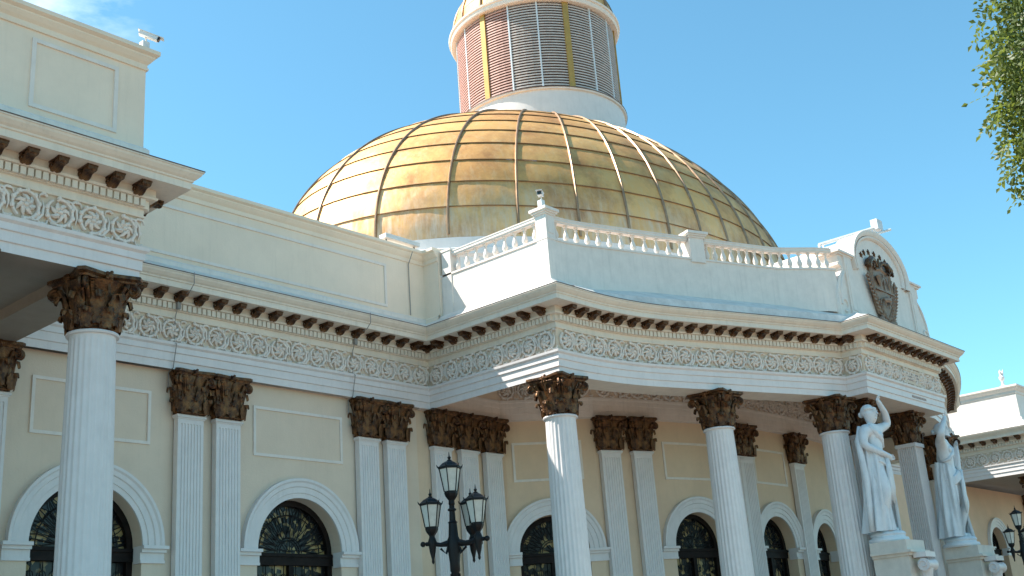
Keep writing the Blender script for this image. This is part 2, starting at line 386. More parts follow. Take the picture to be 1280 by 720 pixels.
# ------------------------------------------------------------------ capitals, shafts
def capital_mesh(rb, h, ab, depth=1.0, square=0.0, name='capital'):
    """Corinthian capital: rb neck radius, h height, ab abacus half diagonal; depth squashes y; square 0..1"""
    m = MB()
    def sq(a): 
        q = 1/max(abs(math.cos(a)), abs(math.sin(a))); return 1+(q-1)*square*.8
    T = lambda x, y, z: (x, y*depth, z)
    bell = [(rb, 0), (rb*1.06, .03*h), (rb*.98, .06*h), (rb*1.0, .5*h), (rb*1.12, .7*h), (rb*1.34, .86*h), (rb*1.3, .88*h)]
    rows = []
    for r, z in bell: rows.append([T(r*sq(2*PI*k/32)*math.cos(2*PI*k/32), r*sq(2*PI*k/32)*math.sin(2*PI*k/32), z) for k in range(32)])
    m.grid(rows, True)
    def leaf(a, z0, hh, w, out):
        rws = []; K = 9
        for i in range(K+1):
            t = i/K
            if t < .7: rr = rb*sq(a)*1.04+.02+out*.35*(t/.7)**2; z = z0+hh*t/.7*.86
            else:
                u = (t-.7)/.3; b_ = u*PI*1.05
                rr = rb*sq(a)*1.04+.02+out*.35+out*.42*(1-math.cos(b_))*.75; z = z0+hh*.86+hh*.14*math.sin(b_)-u*u*hh*.10
            ww = w*(.62+.55*math.sin(PI*min(t*1.05, 1)))*(1-.55*max(0, t-.75)/.25)*(1.0 if i % 2 else .80)
            row = []
            for j in range(7):
                s_ = (j-3)/3; aa = a+ww*s_/rb
                bulge = .030*(1-s_*s_)+.012*(1 if j % 2 else 0)-.018*(abs(s_) > .9)
                rj = rr+bulge
                row.append(T(rj*math.cos(aa), rj*math.sin(aa), z-abs(s_)*.035*h))
            rws.append(row)
        m.grid(rws)
        m.grid([[T2 for T2 in r_] for r_ in rws[::-1]])
    for k in range(8): leaf(2*PI*k/8, .03*h, .36*h, rb*.34, .34*rb)
    for k in range(8): leaf(2*PI*(k+.5)/8, .10*h, .58*h, rb*.32, .46*rb)
    # caulicoles & small curls
    for k in range(8):
        a = 2*PI*(k+.5)/8+.2*(-1 if k % 2 else 1); r0 = rb*sq(a)
        m.tube([T((r0*1.12+.0)*math.cos(a), r0*1.12*math.sin(a), .45*h), T(r0*1.22*math.cos(a), r0*1.22*math.sin(a), .66*h), T(r0*1.42*math.cos(a), r0*1.42*math.sin(a), .80*h)], [.03*h, .042*h, .05*h], 6)
    for k in range(4):
        a = PI/4+k*PI/2; ca, sa = math.cos(a), math.sin(a)
        for off in (-1, 1):
            px, py = -sa*off*.045*h, ca*off*.045*h
            pts = [(rb*1.1*sq(a)**.5, .50*h), (rb*1.35, .66*h), (ab*.80, .80*h)]
            rc, zc = ab*.84, .735*h
            for j in range(15):
                b_ = PI*.62-j*.62; q = .105*h*(1-j/17)
                pts.append((rc+q*math.cos(b_), zc+q*math.sin(b_)))
            m.tube([T(r_*ca+px, r_*sa+py, z_) for r_, z_ in pts], [.03*h]+[.036*h]*(len(pts)-2)+[.02*h], 6)
        m.ball(T(ab*.84*ca, ab*.84*sa, .735*h), .05*h, 7)
    # abacus with concave sides and fleurons
    def abac(f):
        pts = []
        for k in range(4):
            a = PI/4+k*PI/2
            c0 = Vector((math.cos(a-.085), math.sin(a-.085)))*ab*f; c1 = Vector((math.cos(a+.085), math.sin(a+.085)))*ab*f
            pts += [c0, c1]
            a2 = a+PI/2; e = Vector((math.cos(a2-.085), math.sin(a2-.085)))*ab*f
            for j in range(1, 8):
                t = j/8; q = c1.lerp(e, t); inw = (-q.normalized())*ab*.135*math.sin(PI*t)
                pts.append(q+inw)
        return pts
    rows = [[T(p.x, p.y, z) for p in abac(f)] for f, z in [(.88, .865*h), (.90, .90*h), (.97, .925*h), (1.0, .935*h), (1.0, .995*h), (.96, 1.0*h)]]
    k0 = len(m.v); m.grid(rows, True); q = len(rows[0])
    m.f.append(tuple(k0+q-1-k for k in range(q))); m.f.append(tuple(k0+5*q+k for k in range(q)))
    for k in range(4):
        a = k*PI/2; rr = ab*.62
        m.ball(T(rr*math.cos(a), rr*math.sin(a), .94*h), .075*h, 8, (1, 1, 1.1))
        for j in range(5):
            b_ = j*2*PI/5; tx = -math.sin(a)*math.cos(b_)*.07*h; ty = math.cos(a)*math.cos(b_)*.07*h
            m.ball(T((rr+.02)*math.cos(a)+tx, (rr+.02)*math.sin(a)+ty, .94*h+.07*h*math.sin(b_)), .035*h, 6)
        m.tube([T(rb*1.25*math.cos(a), rb*1.25*math.sin(a), .62*h), T(rr*.97*math.cos(a), rr*.97*math.sin(a), .88*h)], .02*h, 5)
    return m.mesh(name, 'bronze', True)

def fluted_shaft(z0, z1, rb, rt_, nf=24):
    m = MB(); rows = []; H = z1-z0
    def ring(r, z, fl):
        row = []
        for k in range(nf):
            for j in range(6):
                a = 2*PI*(k+j/6)/nf
                d = [0, 0, .55, .9, .9, .55][j]*fl*.021
                row.append(((r-d)*math.cos(a), (r-d)*math.sin(a), z))
        return row
    def rr(t): return rb+(rt_-rb)*(t**1.6)
    for t, fl in [(0, 0), (.012, 0), (.02, 1), (.2, 1), (.4, 1), (.6, 1), (.8, 1), (.975, 1), (.983, 0), (.988, 0)]:
        rows.append(ring(rr(t), z0+H*t, fl))
    m.grid(rows, True)
    m.lathe([(rt_, z1-.10), (rt_+.005, z1-.06), (rt_+.05, z1-.055), (rt_+.062, z1-.03), (rt_+.05, z1-.004), (rt_-.02, z1)], 40)
    return m.mesh('shaft', 'white', True)
def base_mesh(z0, r):
    m = MB(); m.box(-r*1.42, r*1.42, -r*1.42, r*1.42, z0, z0+.16)
    m.lathe([(r*1.38, z0+.16), (r*1.42, z0+.2), (r*1.38, z0+.26), (r*1.2, z0+.28), (r*1.14, z0+.33), (r*1.2, z0+.37), (r*1.24, z0+.41), (r*1.2, z0+.45), (r*1.03, z0+.47), (r, z0+.5)], 40)
    return m.mesh('base', 'white', True)
CAPR = capital_mesh(.40, 1.0, .80)
SHAFT = fluted_shaft(-.7, 6.0, .455, .385)
BASE = base_mesh(-1.2, .455)
CAPP = capital_mesh(.33, 1.0, .70, .62, 1.0)
def pilaster_mesh(w=.33, p=.15, z0=-1.2, z1=6.0, nf=7, back=.02):
    """fluted pilaster; x along wall, -y outward"""
    m = MB(); prof = [(-w, back), (-w, -p)]
    fw_ = (2*w-.10)/nf
    for k in range(nf):
        x = -w+.05+fw_*k
        prof += [(x+fw_*.18, -p), (x+fw_*.3, -p+.02), (x+fw_*.7, -p+.02), (x+fw_*.82, -p)]
    prof += [(w, -p), (w, back)]
    flat = [(x, (-p if -w < x < w or y == -p else y)) for x, y in prof]
    rows = [[(x, y, z) for x, y in pr] for z, pr in ((z0+.5, flat), (z0+.56, flat), (z0+.58, prof), (z1-.22, prof), (z1-.20, flat), (z1-.1, flat))]
    m.grid(rows)
    m.box(-w-.02, w+.02, -p-.02, back, z1-.10, z1-.07); m.box(-w-.045, w+.045, -p-.05, back, z1-.07, z1-.02); m.box(-w-.03, w+.03, -p-.03, back, z1-.02, z1-.001)
    m.box(-w-.10, w+.10, -p-.12, back, z0, z0+.2); m.box(-w-.07, w+.07, -p-.08, back, z0+.2, z0+.36); m.box(-w-.03, w+.03, -p-.04, back, z0+.36, z0+.5)
    return m.mesh('pilaster_shaft', 'white', False)
PIL = pilaster_mesh()
def column(parent, x, y, rz=0):
    c = link('column', SHAFT, parent, (x, y, 0), rz)
    link('capital', CAPR, c, (0, 0, 6.0)); link('column_base', BASE, c)
    return c
def pilaster(parent, path, s, n=0.0):
    a = path.ang(s); x, y, _ = path.F(s, n, 0)
    c = link('pilaster', PIL, parent, (x, y, 0), a)
    link('capital', CAPP, c, (0, -.06, 6.0))
    return c

# ------------------------------------------------------------------ wall with arched openings
def wall(parent, path, s0, s1, ops, m='cream', z0=-1.2, z1=7.02, n=0.0, depth=.5, name='wall'):
    mb = MB(); ss = []
    t = s0
    while t < s1: ss.append(t); t += .4
    ss.append(s1)
    for c, h, zs in ops: ss += [c-h, c+h]+[c-h*math.cos(PI*k/24) for k in range(1, 24)]
    ss = sorted(set(round(x, 5) for x in ss if s0-1e-6 <= x <= s1+1e-6))
    def low(s_, side):
        for c, h, zs in ops:
            if c-h-1e-4 <= s_ <= c+h+1e-4:
                if abs(s_-(c-h)) < 1e-4 and side < 0: continue
                if abs(s_-(c+h)) < 1e-4 and side > 0: continue
                return zs+math.sqrt(max(0, h*h-(s_-c)**2))
        return z0
    for a, b in zip(ss, ss[1:]):
        if b-a < 1e-4: continue
        mb.add([path.F(a, n, low(a, 1)), path.F(b, n, low(b, -1)), path.F(b, n, z1), path.F(a, n, z1)], [(0, 1, 2, 3)])
    for c, h, zs in ops:
        out = [(c-h, z0), (c-h, zs)]+[(c-h*math.cos(PI*k/24), zs+h*math.sin(PI*k/24)) for k in range(1, 24)]+[(c+h, zs), (c+h, z0)]
        mb.grid([[path.F(a, n, z) for a, z in out], [path.F(a, n-depth, z) for a, z in out]])
    w = mb.build(name, m, parent)
    for c, h, zs in ops:
        ar = MB(); pr = [(h+.001, -.03), (h, .045), (h+.11, .05), (h+.12, .075), (h+.25, .08), (h+.27, .11), (h+.36, .115), (h+.40, .15), (h+.46, .15), (h+.46, -.01)]
        rows = []
        for k in range(41):
            a = PI*k/40; rows.append([path.F(c-r*math.cos(a), n+q, zs+r*math.sin(a)) for r, q in pr])
        ar.grid(rows)
        for sg in (-1, 1):
            e0, e1 = (c-h-.56, c-h+.05) if sg < 0 else (c+h-.05, c+h+.56)
            if e0 < s0+.0 and sg < 0: e0 = s0+.02
            for (dz0, dz1, pj, ins) in ((-.36, -.30, .05, .03), (-.30, -.14, .03, .04), (-.14, -.07, .10, .02), (-.07, 0, .17, 0)):
                ar.box(e0+(ins if sg < 0 else 0), e1-(0 if sg < 0 else ins), n-depth+.02 if False else n-.25, n+pj, zs+dz0, zs+dz1, path.F)
        ar.build('archivolt', 'white', parent, True)
        # door: dark frame, leaded glass, iron fan grille
        d = MB(); nb = n-depth+.08
        for r0, r1 in ((h-.14, h+.02),):
            rows = []
            for k in range(25):
                a = PI*k/24
                rows.append([path.F(c-r*math.cos(a), q, zs+r*math.sin(a)) for r, q in ((r0, nb-.1), (r0, nb+.06), (r1, nb+.06))])
            d.grid(rows)
        d.box(c-h, c-h+.14, nb-.1, nb+.06, z0, zs, path.F); d.box(c+h-.14, c+h, nb-.1, nb+.06, z0, zs, path.F)
        d.box(c-h, c+h, nb-.06, nb+.10, zs-.30, zs-.02, path.F); d.box(c-h, c+h, nb-.06, nb+.14, zs-.10, zs-.05, path.F)
        d.box(c-.07, c+.07, nb-.05, nb+.07, z0, zs-.3, path.F)
        d.box(c-h, c+h, nb-.05, nb+.03, z0, z0+1.5, path.F)
        door = d.build('door', 'darkwood', parent)
        gl = MB(); out = [(c-h*math.cos(PI*k/24), zs+h*math.sin(PI*k/24)) for k in range(25)]
        gl.add([path.F(a, nb-.05, z) for a, z in out], [tuple(range(25))])
        gl.add([path.F(c-h, nb-.05, z0), path.F(c+h, nb-.05, z0), path.F(c+h, nb-.05, zs), path.F(c-h, nb-.05, zs)], [(0, 1, 2, 3)])
        gl.build('glass', 'glass', door)
        gr = MB(); q = nb+.0
        F_ = lambda x, y, z: path.F(x, y, z)
        def line(pts, r=.013): gr.tube([path.F(a, q, z) for a, z in pts], r, 5)
        for rr in (.30, .36, .72*h): line([(c-rr*math.cos(PI*k/20), zs+rr*math.sin(PI*k/20)) for k in range(21)], .014)
        for k in range(11):
            a = PI*(k+.5)/11; ca, sa = -math.cos(a), math.sin(a)
            line([(c+.36*ca, zs+.36*sa), (c+(h-.1)*ca, zs+(h-.1)*sa)], .013)
            for sg in (-1, 1):
                pts = []
                for j in range(7):
                    t = j/6; aa = a+sg*.13*math.sin(t*PI*.9); r_ = .42+(h-.56)*t
                    pts.append((c-r_*math.cos(aa), zs+r_*math.sin(aa)))
                line(pts, .011)
        for k in range(5):
            a = PI*(k+.5)/5; line([(c, zs+.02), (c-.3*math.cos(a), zs+.3*math.sin(a))], .011)
        for sg in (-1, 1):
            for k in range(4):
                x = c+sg*(.18+(h-.36)*k/3.4)
                line([(x, z0+1.5), (x, zs-.3)], .012)
                for zz in (zs-.6, zs-1.1, zs-1.6): line([(x+.07*math.cos(b*PI/4), zz+.12*math.sin(b*PI/4)) for b in range(9)], .009)
        gr.build('iron_grille', 'iron', door)
    return w
def panel(parent, path, s0, s1, z0, z1, n=0.0, w=.07, p=.035, m='white2'):
    mb = MB()
    for a, b, c, d in ((s0, s1, z0, z0+w), (s0, s1, z1-w, z1), (s0, s0+w, z0+w, z1-w), (s1-w, s1, z0+w, z1-w)):
        k = max(1, int((b-a)/.4))
        for i in range(k):
            mb.box(a+(b-a)*i/k, a+(b-a)*(i+1)/k, n-.01, n+p, c, d, path.F)
    mb.box(s0+w*.3, s1-w*.3, n-.01, n+p*1.5, z1-w*.6, z1-w*.3, path.F) if s1-s0 < 0 else None
    return mb.build('wall_panel', m, parent)
def entabl(parent, pts, pre=None, post=None, parapet='creampar', beam=False, flash=True, cope=COPE, pwall=True):
    A = sweep(pts, ARCH, pre, post)
    A.build('architrave', 'white', parent)
    sweep(pts, FRIEZE, pre, post).build('frieze', 'friezebg', parent)
    sweep(pts, BED, pre, post).build('cornice_bed', 'corona', parent)
    sweep(pts, CORONA, pre, post).build('cornice', 'corona', parent)
    sweep(pts, DRIP, pre, post).build('drip_edge', 'edge', parent)
    if flash:
        sweep(pts, FLASH, pre, post).build('flashing', 'flash', parent)
    if pwall:
        sweep(pts, PBASE, pre, post).build('parapet_base', 'white2', parent)
        sweep(pts, PWALL, pre, post).build('parapet_wall', parapet, parent)
        sweep(pts, cope, pre, post).build('coping', 'creampar' if parapet == 'creampar' else 'white2', parent)
def decorate(parent, paths, mpitch=.52, n0=0):
    for p, a, b in paths:
        rl = MB(); dn = MB()
        relief(rl, p, a+.05, b-.05); dentils(dn, p, a, b)
        modillions(parent, p, a-.05, b+.05, mpitch)
        rl.build('scroll_relief', 'white2', parent, True); dn.build('dentil_course', 'corona', parent)

# ------------------------------------------------------------------ LEFT WING with near pavilion
PX = 10.22; FY = 17.43; AY = 22.19; BX = 21.95; BY = 17.55
wing = thing('palace_wing', 'cream two-tone palace wing with white pilasters, joined to the columned pavilion at the left edge', 'building', (0, AY, -1.2))
wing_inv = (0, -AY, 1.2)
def home(o_parent, before):
    """children were built in world coordinates: shift them into the parent's frame"""
    inv = Vector(o_parent.location)
    for o in list(COL.objects):
        if o.parent == o_parent and o.name not in before: o.location = Vector(o.location)-inv
entabl(wing, [(-8, FY), (PX, FY), (PX, AY), (BX, AY)], post=(BX, BY))
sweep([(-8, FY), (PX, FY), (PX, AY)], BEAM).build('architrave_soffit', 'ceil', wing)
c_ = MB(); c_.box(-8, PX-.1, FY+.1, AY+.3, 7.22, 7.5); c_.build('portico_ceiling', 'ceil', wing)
pF = Path([(-8, FY), (PX, FY)]); pR = Path([(PX, FY), (PX, AY)]); pA = Path([(PX, AY), (BX, AY)])
decorate(wing, [(pF, 8.0, pF.len), (pR, 0, pR.len), (pA, 0.3, pA.len)])
pW = Path([(-8, 22.41), (26, 22.41)])   # wall plane behind the architrave
bays = [6.7, 12.15, 17.6]
wall(wing, pW, 0, 30.2, [(b+8, 1.25, 3.1) for b in bays], 'cream')
for x in (3.5, 4.5, 8.9, 9.9, 14.42, 15.42, 19.70, 20.66): pilaster(wing, pW, x+8, .05)
for b in bays: panel(wing, pW, b+8-1.36, b+8+1.36, 5.28, 6.48)
pPf = Path([(-8, FY), (PX, FY)])
panel(wing, pPf, 8+8.03, 8+9.66, 9.70, 11.02, 0, .075, .03)
panel(wing, pPf, 8+5.2, 8+7.3, 9.70, 11.02, 0, .075, .03)
panel(wing, Path([(PX, AY), (BX, AY)]), .6, 20.5-PX, 9.68, 10.93, 0, .075, .03)
for x in (9.62, 7.1, 2.6): column(wing, x, FY+.42)
sl_ = MB(); sl_.box(-8, 22.5, AY+.3, 34, 9.2, 9.45); sl_.box(-8, PX-.3, FY+.3, AY+.3, 9.2, 9.45); sl_.box(-8, 21, 33.6, 34, -1.2, 9.2); sl_.box(-8, -7.6, AY+.4, 33.6, -1.2, 9.2); sl_.build('roof', 'slab', wing)
# cable clips and little brown brackets at the dentils
def cable(x, ytop, parent):
    prof = [(-.03, 11.25), (.05, 11.2), (.05, 9.6), (.13, 9.45), (.82, 9.06), (.82, 8.80), (.66, 8.66), (.22, 8.6), (.22, 8.5), (.08, 8.2), (.06, 7.62), (.16, 7.55), (.1, 7.3), (.04, 7.02), (-.15, 6.95), (-.15, 6.6)]
    m = MB(); m.tube([(x, AY-n, z) for n, z in prof if z <= ytop], .011, 6)
    m.box(x-.045, x+.045, AY-.24, AY-.165, 8.36, 8.52)
    return m
tag(cable(13.9, 9.1, None).build('cable', 'cable'), 'thin dark cable running down the cornice of the cream wing beside the near pavilion', 'cable')
tag(cable(19.15, 9.1, None).build('cable', 'cable'), 'thin cable crossing the frieze near the inner corner', 'cable')

cm = MB(); cm.tube([(21.35, AY-.03, z) for z in (9.6, 10.4, 11.1)]+[(21.35, AY-.22, 11.43)], .013, 6); tag(cm.build('conduit', 'cable'), 'thin vertical conduit on the parapet just left of the inner corner under the floodlight', 'conduit')
# ------------------------------------------------------------------ DOMED HALL with the curved portico
hall = thing('domed_hall', 'white domed hall with a curved columned portico, balustrade and gilded dome', 'building', (34.8, 27.7, -1.2))
def spline(P, k=8):
    out = []
    Q = [2*Vector(P[0])-Vector(P[1])]+[Vector(p) for p in P]+[2*Vector(P[-1])-Vector(P[-2])]
    for i in range(1, len(Q)-2):
        for j in range(k):
            t = j/k; a, b, c, d = Q[i-1:i+3]
            out.append(.5*((2*b)+(c-a)*t+(2*a-5*b+4*c-d)*t*t+(3*b-a-3*c+d)*t*t*t))
    out.append(Vector(P[-1])); return [tuple(p) for p in out]
BLX0, BLX1, BLY = 31.80, 37.40, 14.0
curveL = spline([(BX, BY), (22.9, 17.53), (23.9, 17.42), (24.95, 17.20), (26.2, 16.78), (27.4, 16.32), (28.7, 15.83), (30.1, 15.30), (31.85, 14.66)], 4)
curveR = spline([(37.9, 14.55), (39.6, 14.95), (41.35, 15.5), (43.3, 16.25), (44.9, 16.95), (46.1, 17.4)], 4)
hallpath = [(BX, AY), (BX, BY)]+curveL[1:]+[(BLX0, BLY), (BLX1, BLY), (37.45, 14.53)]+curveR+[(46.1, 21.6), (55.6, 21.6)]
preH = (PX, AY)
entabl(hall, hallpath, pre=preH, pwall=False, flash=False)
sweep([(BX, AY), (BX, BY), curveL[1]], FLASH, pre=preH, post=curveL[2]).build('flashing', 'flash', hall)
sweep([curveL[-1], (BLX0, BLY), (BLX1, BLY), (37.45, 14.53)]+curveR+[(46.1, 21.6), (55.6, 21.6)], FLASH, pre=curveL[-2]).build('flashing', 'flash', hall)
fm = MB(); fp = Path([(BX, BY)]+curveL[1:]); rows = []
for i in range(49):
    s_ = .02+(fp.len-.02)*i/48; w_ = min(1, s_/4.0); w_ = w_*w_*(3-2*w_)
    rows.append([fp.F(s_, n, z) for n, z in ((.755, 9.055), (.70, 9.12+.16*w_), (.1, 9.36+.24*w_), (-.12, 9.44+.29*w_), (-.13, 9.2))])
fm.grid(rows); fm.build('lead_flashing', 'flash', hall, True)
# low solid parapet below the balustrade, set back
sb = -.12
HPB = [(.08, 9.42), (.02, 9.47), (-.03, 9.53), (sb, 9.54)]
HPW = [(sb, 9.54), (sb, 10.67)]
HPC = [(sb, 10.67), (sb+.03, 10.675), (sb+.03, 10.73), (sb-.42, 10.732), (sb-.42, 9.3)]
def lift(x, y):
    if y > 18.5 or x < 22.1 or x > 33: return 0
    w = min(1, (x-22.1)/3.2); return .19*w*w*(3-2*w)
def swing(x, y):
    if y > 18.5 or x < 29.9 or x > 34: return 0, 0
    w = min(1, (x-29.9)/1.9); w = w*w*(3-2*w)*.46; return -.34*w, -.94*w
def lifted(mb, zmin=9.6):
    out = []
    for x, y, z in mb.v:
        dx, dy = swing(x, y) if z > 9.45 else (0, 0)
        out.append((x+dx, y+dy, z+(lift(x, y) if z > zmin else 0)))
    mb.v = out; return mb
pathP = hallpath[:2]+curveL[1:]; pathQ = curveR+[(46.1, 21.6), (55.6, 21.6)]
sweep(pathP, HPB, preH).build('parapet_base', 'white2', hall)
lifted(sweep(pathP, HPW, preH)).build('parapet_wall', 'white2', hall)
for pr__, nm in ((HPB, 'parapet_base'), (HPW, 'parapet_wall'), (HPC, 'parapet_ledge')): sweep(pathQ, pr__).build(nm, 'white2', hall)
bt = MB(); bt.box(BLX0+.1, BLX1-.1, BLY-.05, BLY+.5, 9.2, 9.415); bt.build('block_top', 'flash', hall)
lifted(sweep(pathP, HPC, preH)).build('parapet_ledge', 'white2', hall)
sweep(hallpath[1:], BEAM).build('architrave_soffit', 'ceil2', hall)
pB = Path([(BX, AY), (BX, BY)]); pCL = Path(curveL); pBk = Path([(BLX0, BLY), (BLX1, BLY)]); pCR = Path(curveR)
decorate(hall, [(pB, .02, pB.len), (pCL, 0, pCL.len), (Path([(31.85, 14.66), (BLX0, BLY)]), 0, .66), (pBk, 0, pBk.len), (pCR, .1, 8.2)], .50)
# block soffit/ceilings
c_ = MB(); c_.box(BLX0+.05, BLX1-.05, BLY+.05, 15.6, 7.02, 7.4); c_.build('block_soffit', 'ceil2', hall)
c_ = MB(); c_.add([(x, y, 8.3) for x, y in [(BX+.3, AY+.6)]+[(p[0], p[1]+.5) for p in curveL[::3]]+[(32, 14.6), (37.4, 14.6), (38, 15)]+[(p[0], p[1]+.5) for p in curveR[2::3]]+[(46, AY+.6)]], [tuple(range(4+len(curveL[::3])+len(curveR[2::3])+1-0))] if False else [])
pts_ = [(BX+.3, AY+.6)]+[(p[0], p[1]+.5) for p in curveL[1::3]]+[(32.2, 14.6), (37.2, 14.6)]+[(p[0], p[1]+.6) for p in curveR[1::3]]+[(46, AY+.6)]
c_.add([(x, y, 8.3) for x, y in pts_]+[(x, y, 9.35) for x, y in pts_], [tuple(range(len(pts_))), tuple(range(2*len(pts_)-1, len(pts_)-1, -1))])
c_.build('portico_ceiling', 'ceil2', hall)
# inner wall of the portico
iw = [(21.6, 22.41), (24.9, 22.38), (27.05, 20.55)]+spline([(27.05, 20.55), (28.0, 20.18), (29.1, 19.82), (30.6, 19.38), (32.2, 19.0), (33.6, 18.85), (35.4, 18.80), (37.5, 18.85), (39.5, 19.2), (41.5, 19.8), (43.4, 20.6), (45.5, 21.8)], 4)[1:]
seg = [Path(iw[:2]), Path(iw[1:3]), Path(iw[2:])]
wall(hall, seg[1], 0, seg[1].len, [(seg[1].len/2-.02, 1.02, 3.2)], 'creamdeep')
wall(hall, seg[0], 0, seg[0].len, [], 'creamdeep')
L2 = seg[2]
def s_at_x(path, x):
    for i in range(len(path.p)-1):
        if path.p[i].x <= x <= path.p[i+1].x:
            return path.L[i]+(x-path.p[i].x)/(path.p[i+1].x-path.p[i].x)*(path.L[i+1]-path.L[i])
wall(hall, L2, 0, L2.len, [(s_at_x(L2, x), h_, 3.2) for x, h_ in ((30.42, 1.02), (34.1, .98), (37.4, .9), (41.0, .9))], 'creamdeep')
for p, s in ((seg[0], .78), (seg[0], 1.83), (seg[0], 2.83)): pilaster(hall, p, s, .05)
for x in (27.45, 28.5, 32.1, 32.62, 35.75, 39.3): pilaster(hall, L2, s_at_x(L2, x), .05)
panel(hall, seg[1], .35, seg[1].len-.4, 5.2, 6.35)
for a, b in ((29.35, 31.4), (33.2, 35.1)): panel(hall, L2, s_at_x(L2, a), s_at_x(L2, b), 5.2, 6.35)
for p in seg:
    pts = [tuple(v) for v in p.p]
IARCH = [(-.02, 6.98)]+[(n*.35+.16, z) for n, z in ARCH[:-1]]+[(.16, 7.6)]
sweep(iw, IARCH).build('inner_architrave', 'white2', hall)
sweep(iw, [(.16, 7.6), (.16, 8.3)]).build('inner_frieze', 'cream', hall)
r_ = MB(); relief(r_, seg[1], 0, seg[1].len, n0=.16); relief(r_, L2, .05, 14, n0=.16); r_.build('inner_scroll_relief', 'white2', hall, True)
# columns and square piers
def xy_on(path, s, inset): a = path.F(s, -inset, 0); return a[0], a[1]
column(hall, 22.35, 17.97)
column(hall, 27.72, 16.68)
column(hall, 31.62, 15.16)
column(hall, 41.5, 15.95); column(hall, 45.7, 17.85)
def pier_mesh():
    m = MB(); w = .30
    prof = []
    for k in range(4):
        a = k*PI/2; ca, sa = math.cos(a), math.sin(a); nf = 8; fw_ = (2*w-.08)/nf
        side = [(-w, -w)]
        for j in range(nf):
            x = -w+.04+fw_*j; side += [(x+fw_*.15, -w), (x+fw_*.3, -w+.03), (x+fw_*.7, -w+.03), (x+fw_*.85, -w)]
        prof += [(x*ca-y*sa, x*sa+y*ca) for x, y in side]
    m.grid([[(x, y, z) for x, y in prof] for z in (-.7, 5.88)], True)
    m.box(-w-.04, w+.04, -w-.04, w+.04, 5.88, 5.999); m.box(-w-.12, w+.12, -w-.12, w+.12, -1.2, -.9); m.box(-w-.06, w+.06, -w-.06, w+.06, -.9, -.7)
    return m.mesh('pier', 'white', False)
PIER = pier_mesh(); CAPS = capital_mesh(.30, 1.0, .68, 1.0, 1.0)
for x in (32.9, 36.15):
    c = link('pier', PIER, hall, (x, 14.85, 0)); link('capital', CAPS, c, (0, 0, 6.0))

# balustrade
def baluster_mesh():
    m = MB()
    pr = [(.07, 0), (.07, .035), (.042, .042), (.05, .065), (.080, .115), (.082, .145), (.066, .195), (.040, .26), (.030, .31), (.044, .322), (.044, .338), (.032, .345), (.052, .365), (.066, .37), (.066, .40)]
    m.lathe(pr, 14); return m.mesh('baluster', 'white2', True)
BAL = baluster_mesh()
bal = None
RAIL = [(-.06, 11.24), (.01, 11.24), (.01, 11.27), (.035, 11.285), (.035, 11.35), (.05, 11.36), (.05, 11.39), (-.02, 11.405), (-.17, 11.39), (-.17, 11.24), (-.06, 11.24)]
def bal_run(path, s0, s1, nb):
    rows = []; k = max(2, int((s1-s0)/.3))
    m = MB()
    for i in range(k+1):
        s = s0+(s1-s0)*i/k; rows.append([path.F(s, n+sb-.06, z) for n, z in RAIL])
    m.grid(rows); lifted(m)
    r = m.build('balustrade', 'white2', hall)
    for i in range(nb):
        s = s0+(s1-s0)*(i+.5)/nb; x, y, _ = path.F(s, sb-.15, 0)
        dx, dy = swing(x, y); link('baluster', BAL, r, (x+dx, y+dy, 10.732+lift(x, y))).scale = (1, 1, 1.28)
    return r
def pedestal(x, y, rz=0, w=.27, z0=9.4, top=11.42, name='pedestal'):
    m = MB(); m.box(-w, w, -w, w, z0, top)
    m.box(-w-.03, w+.03, -w-.03, w+.03, top-.05, top); m.box(-w-.07, w+.07, -w-.07, w+.07, top, top+.05); m.box(-w-.11, w+.11, -w-.11, w+.11, top+.05, top+.13)
    m.add([(-w-.06, -w-.06, top+.13), (w+.06, -w-.06, top+.13), (w+.06, w+.06, top+.13), (-w-.06, w+.06, top+.13), (0, 0, top+.24)], [(0, 1, 4), (1, 2, 4), (2, 3, 4), (3, 0, 4)])
    if z0 < 10: m.box(-w+.07, w-.07, -w-.0, -w-.012, 10.85, top-.1)
    return link(name, m.mesh(name, 'white2'), hall, (x, y, 0), rz)
cx0, cy0 = BX-sb, BY-sb   # corner of the set-back parapet (22.07, 17.67)
pedestal(BX+.10+.18, BY+.10+.18, 0, .18)
bal_run(pB, .95, pB.len-.46, 9)
mB = MB(); mB.box(BX+.09, BX+.5, 21.18, 21.52, 9.5, 11.40); mB.box(BX+.07, BX+.52, 21.16, 21.54, 11.40, 11.46); mB.build('end_pier', 'white2', hall)
mB = sweep([(BX, AY), (BX, 21.60)], [(.08, 9.42), (.08, 9.52), (.03, 9.57), (0, 9.58), (0, 11.16)], preH); mB.box(BX+.01, BX+.44, 21.603, AY+.1, 9.4, 11.53); mB.build('parapet_return', 'creampar', hall)
mB = sweep([(BX, AY), (BX, 21.60)], COPE, preH, cap1=True); mB.build('coping', 'creampar', hall)
sM = s_at_x(pCL, 27.35)
x_, y_, _ = pCL.F(sM, sb-.2, 0); pedestal(x_, y_, pCL.ang(sM), .25, 10.62).location.z = .17
bal_run(pCL, .46, sM-.28, 12)
bal_run(pCL, sM+.32, pCL.len-.02, 15)
bal_run(pCR, .6, pCR.len-.4, 19)
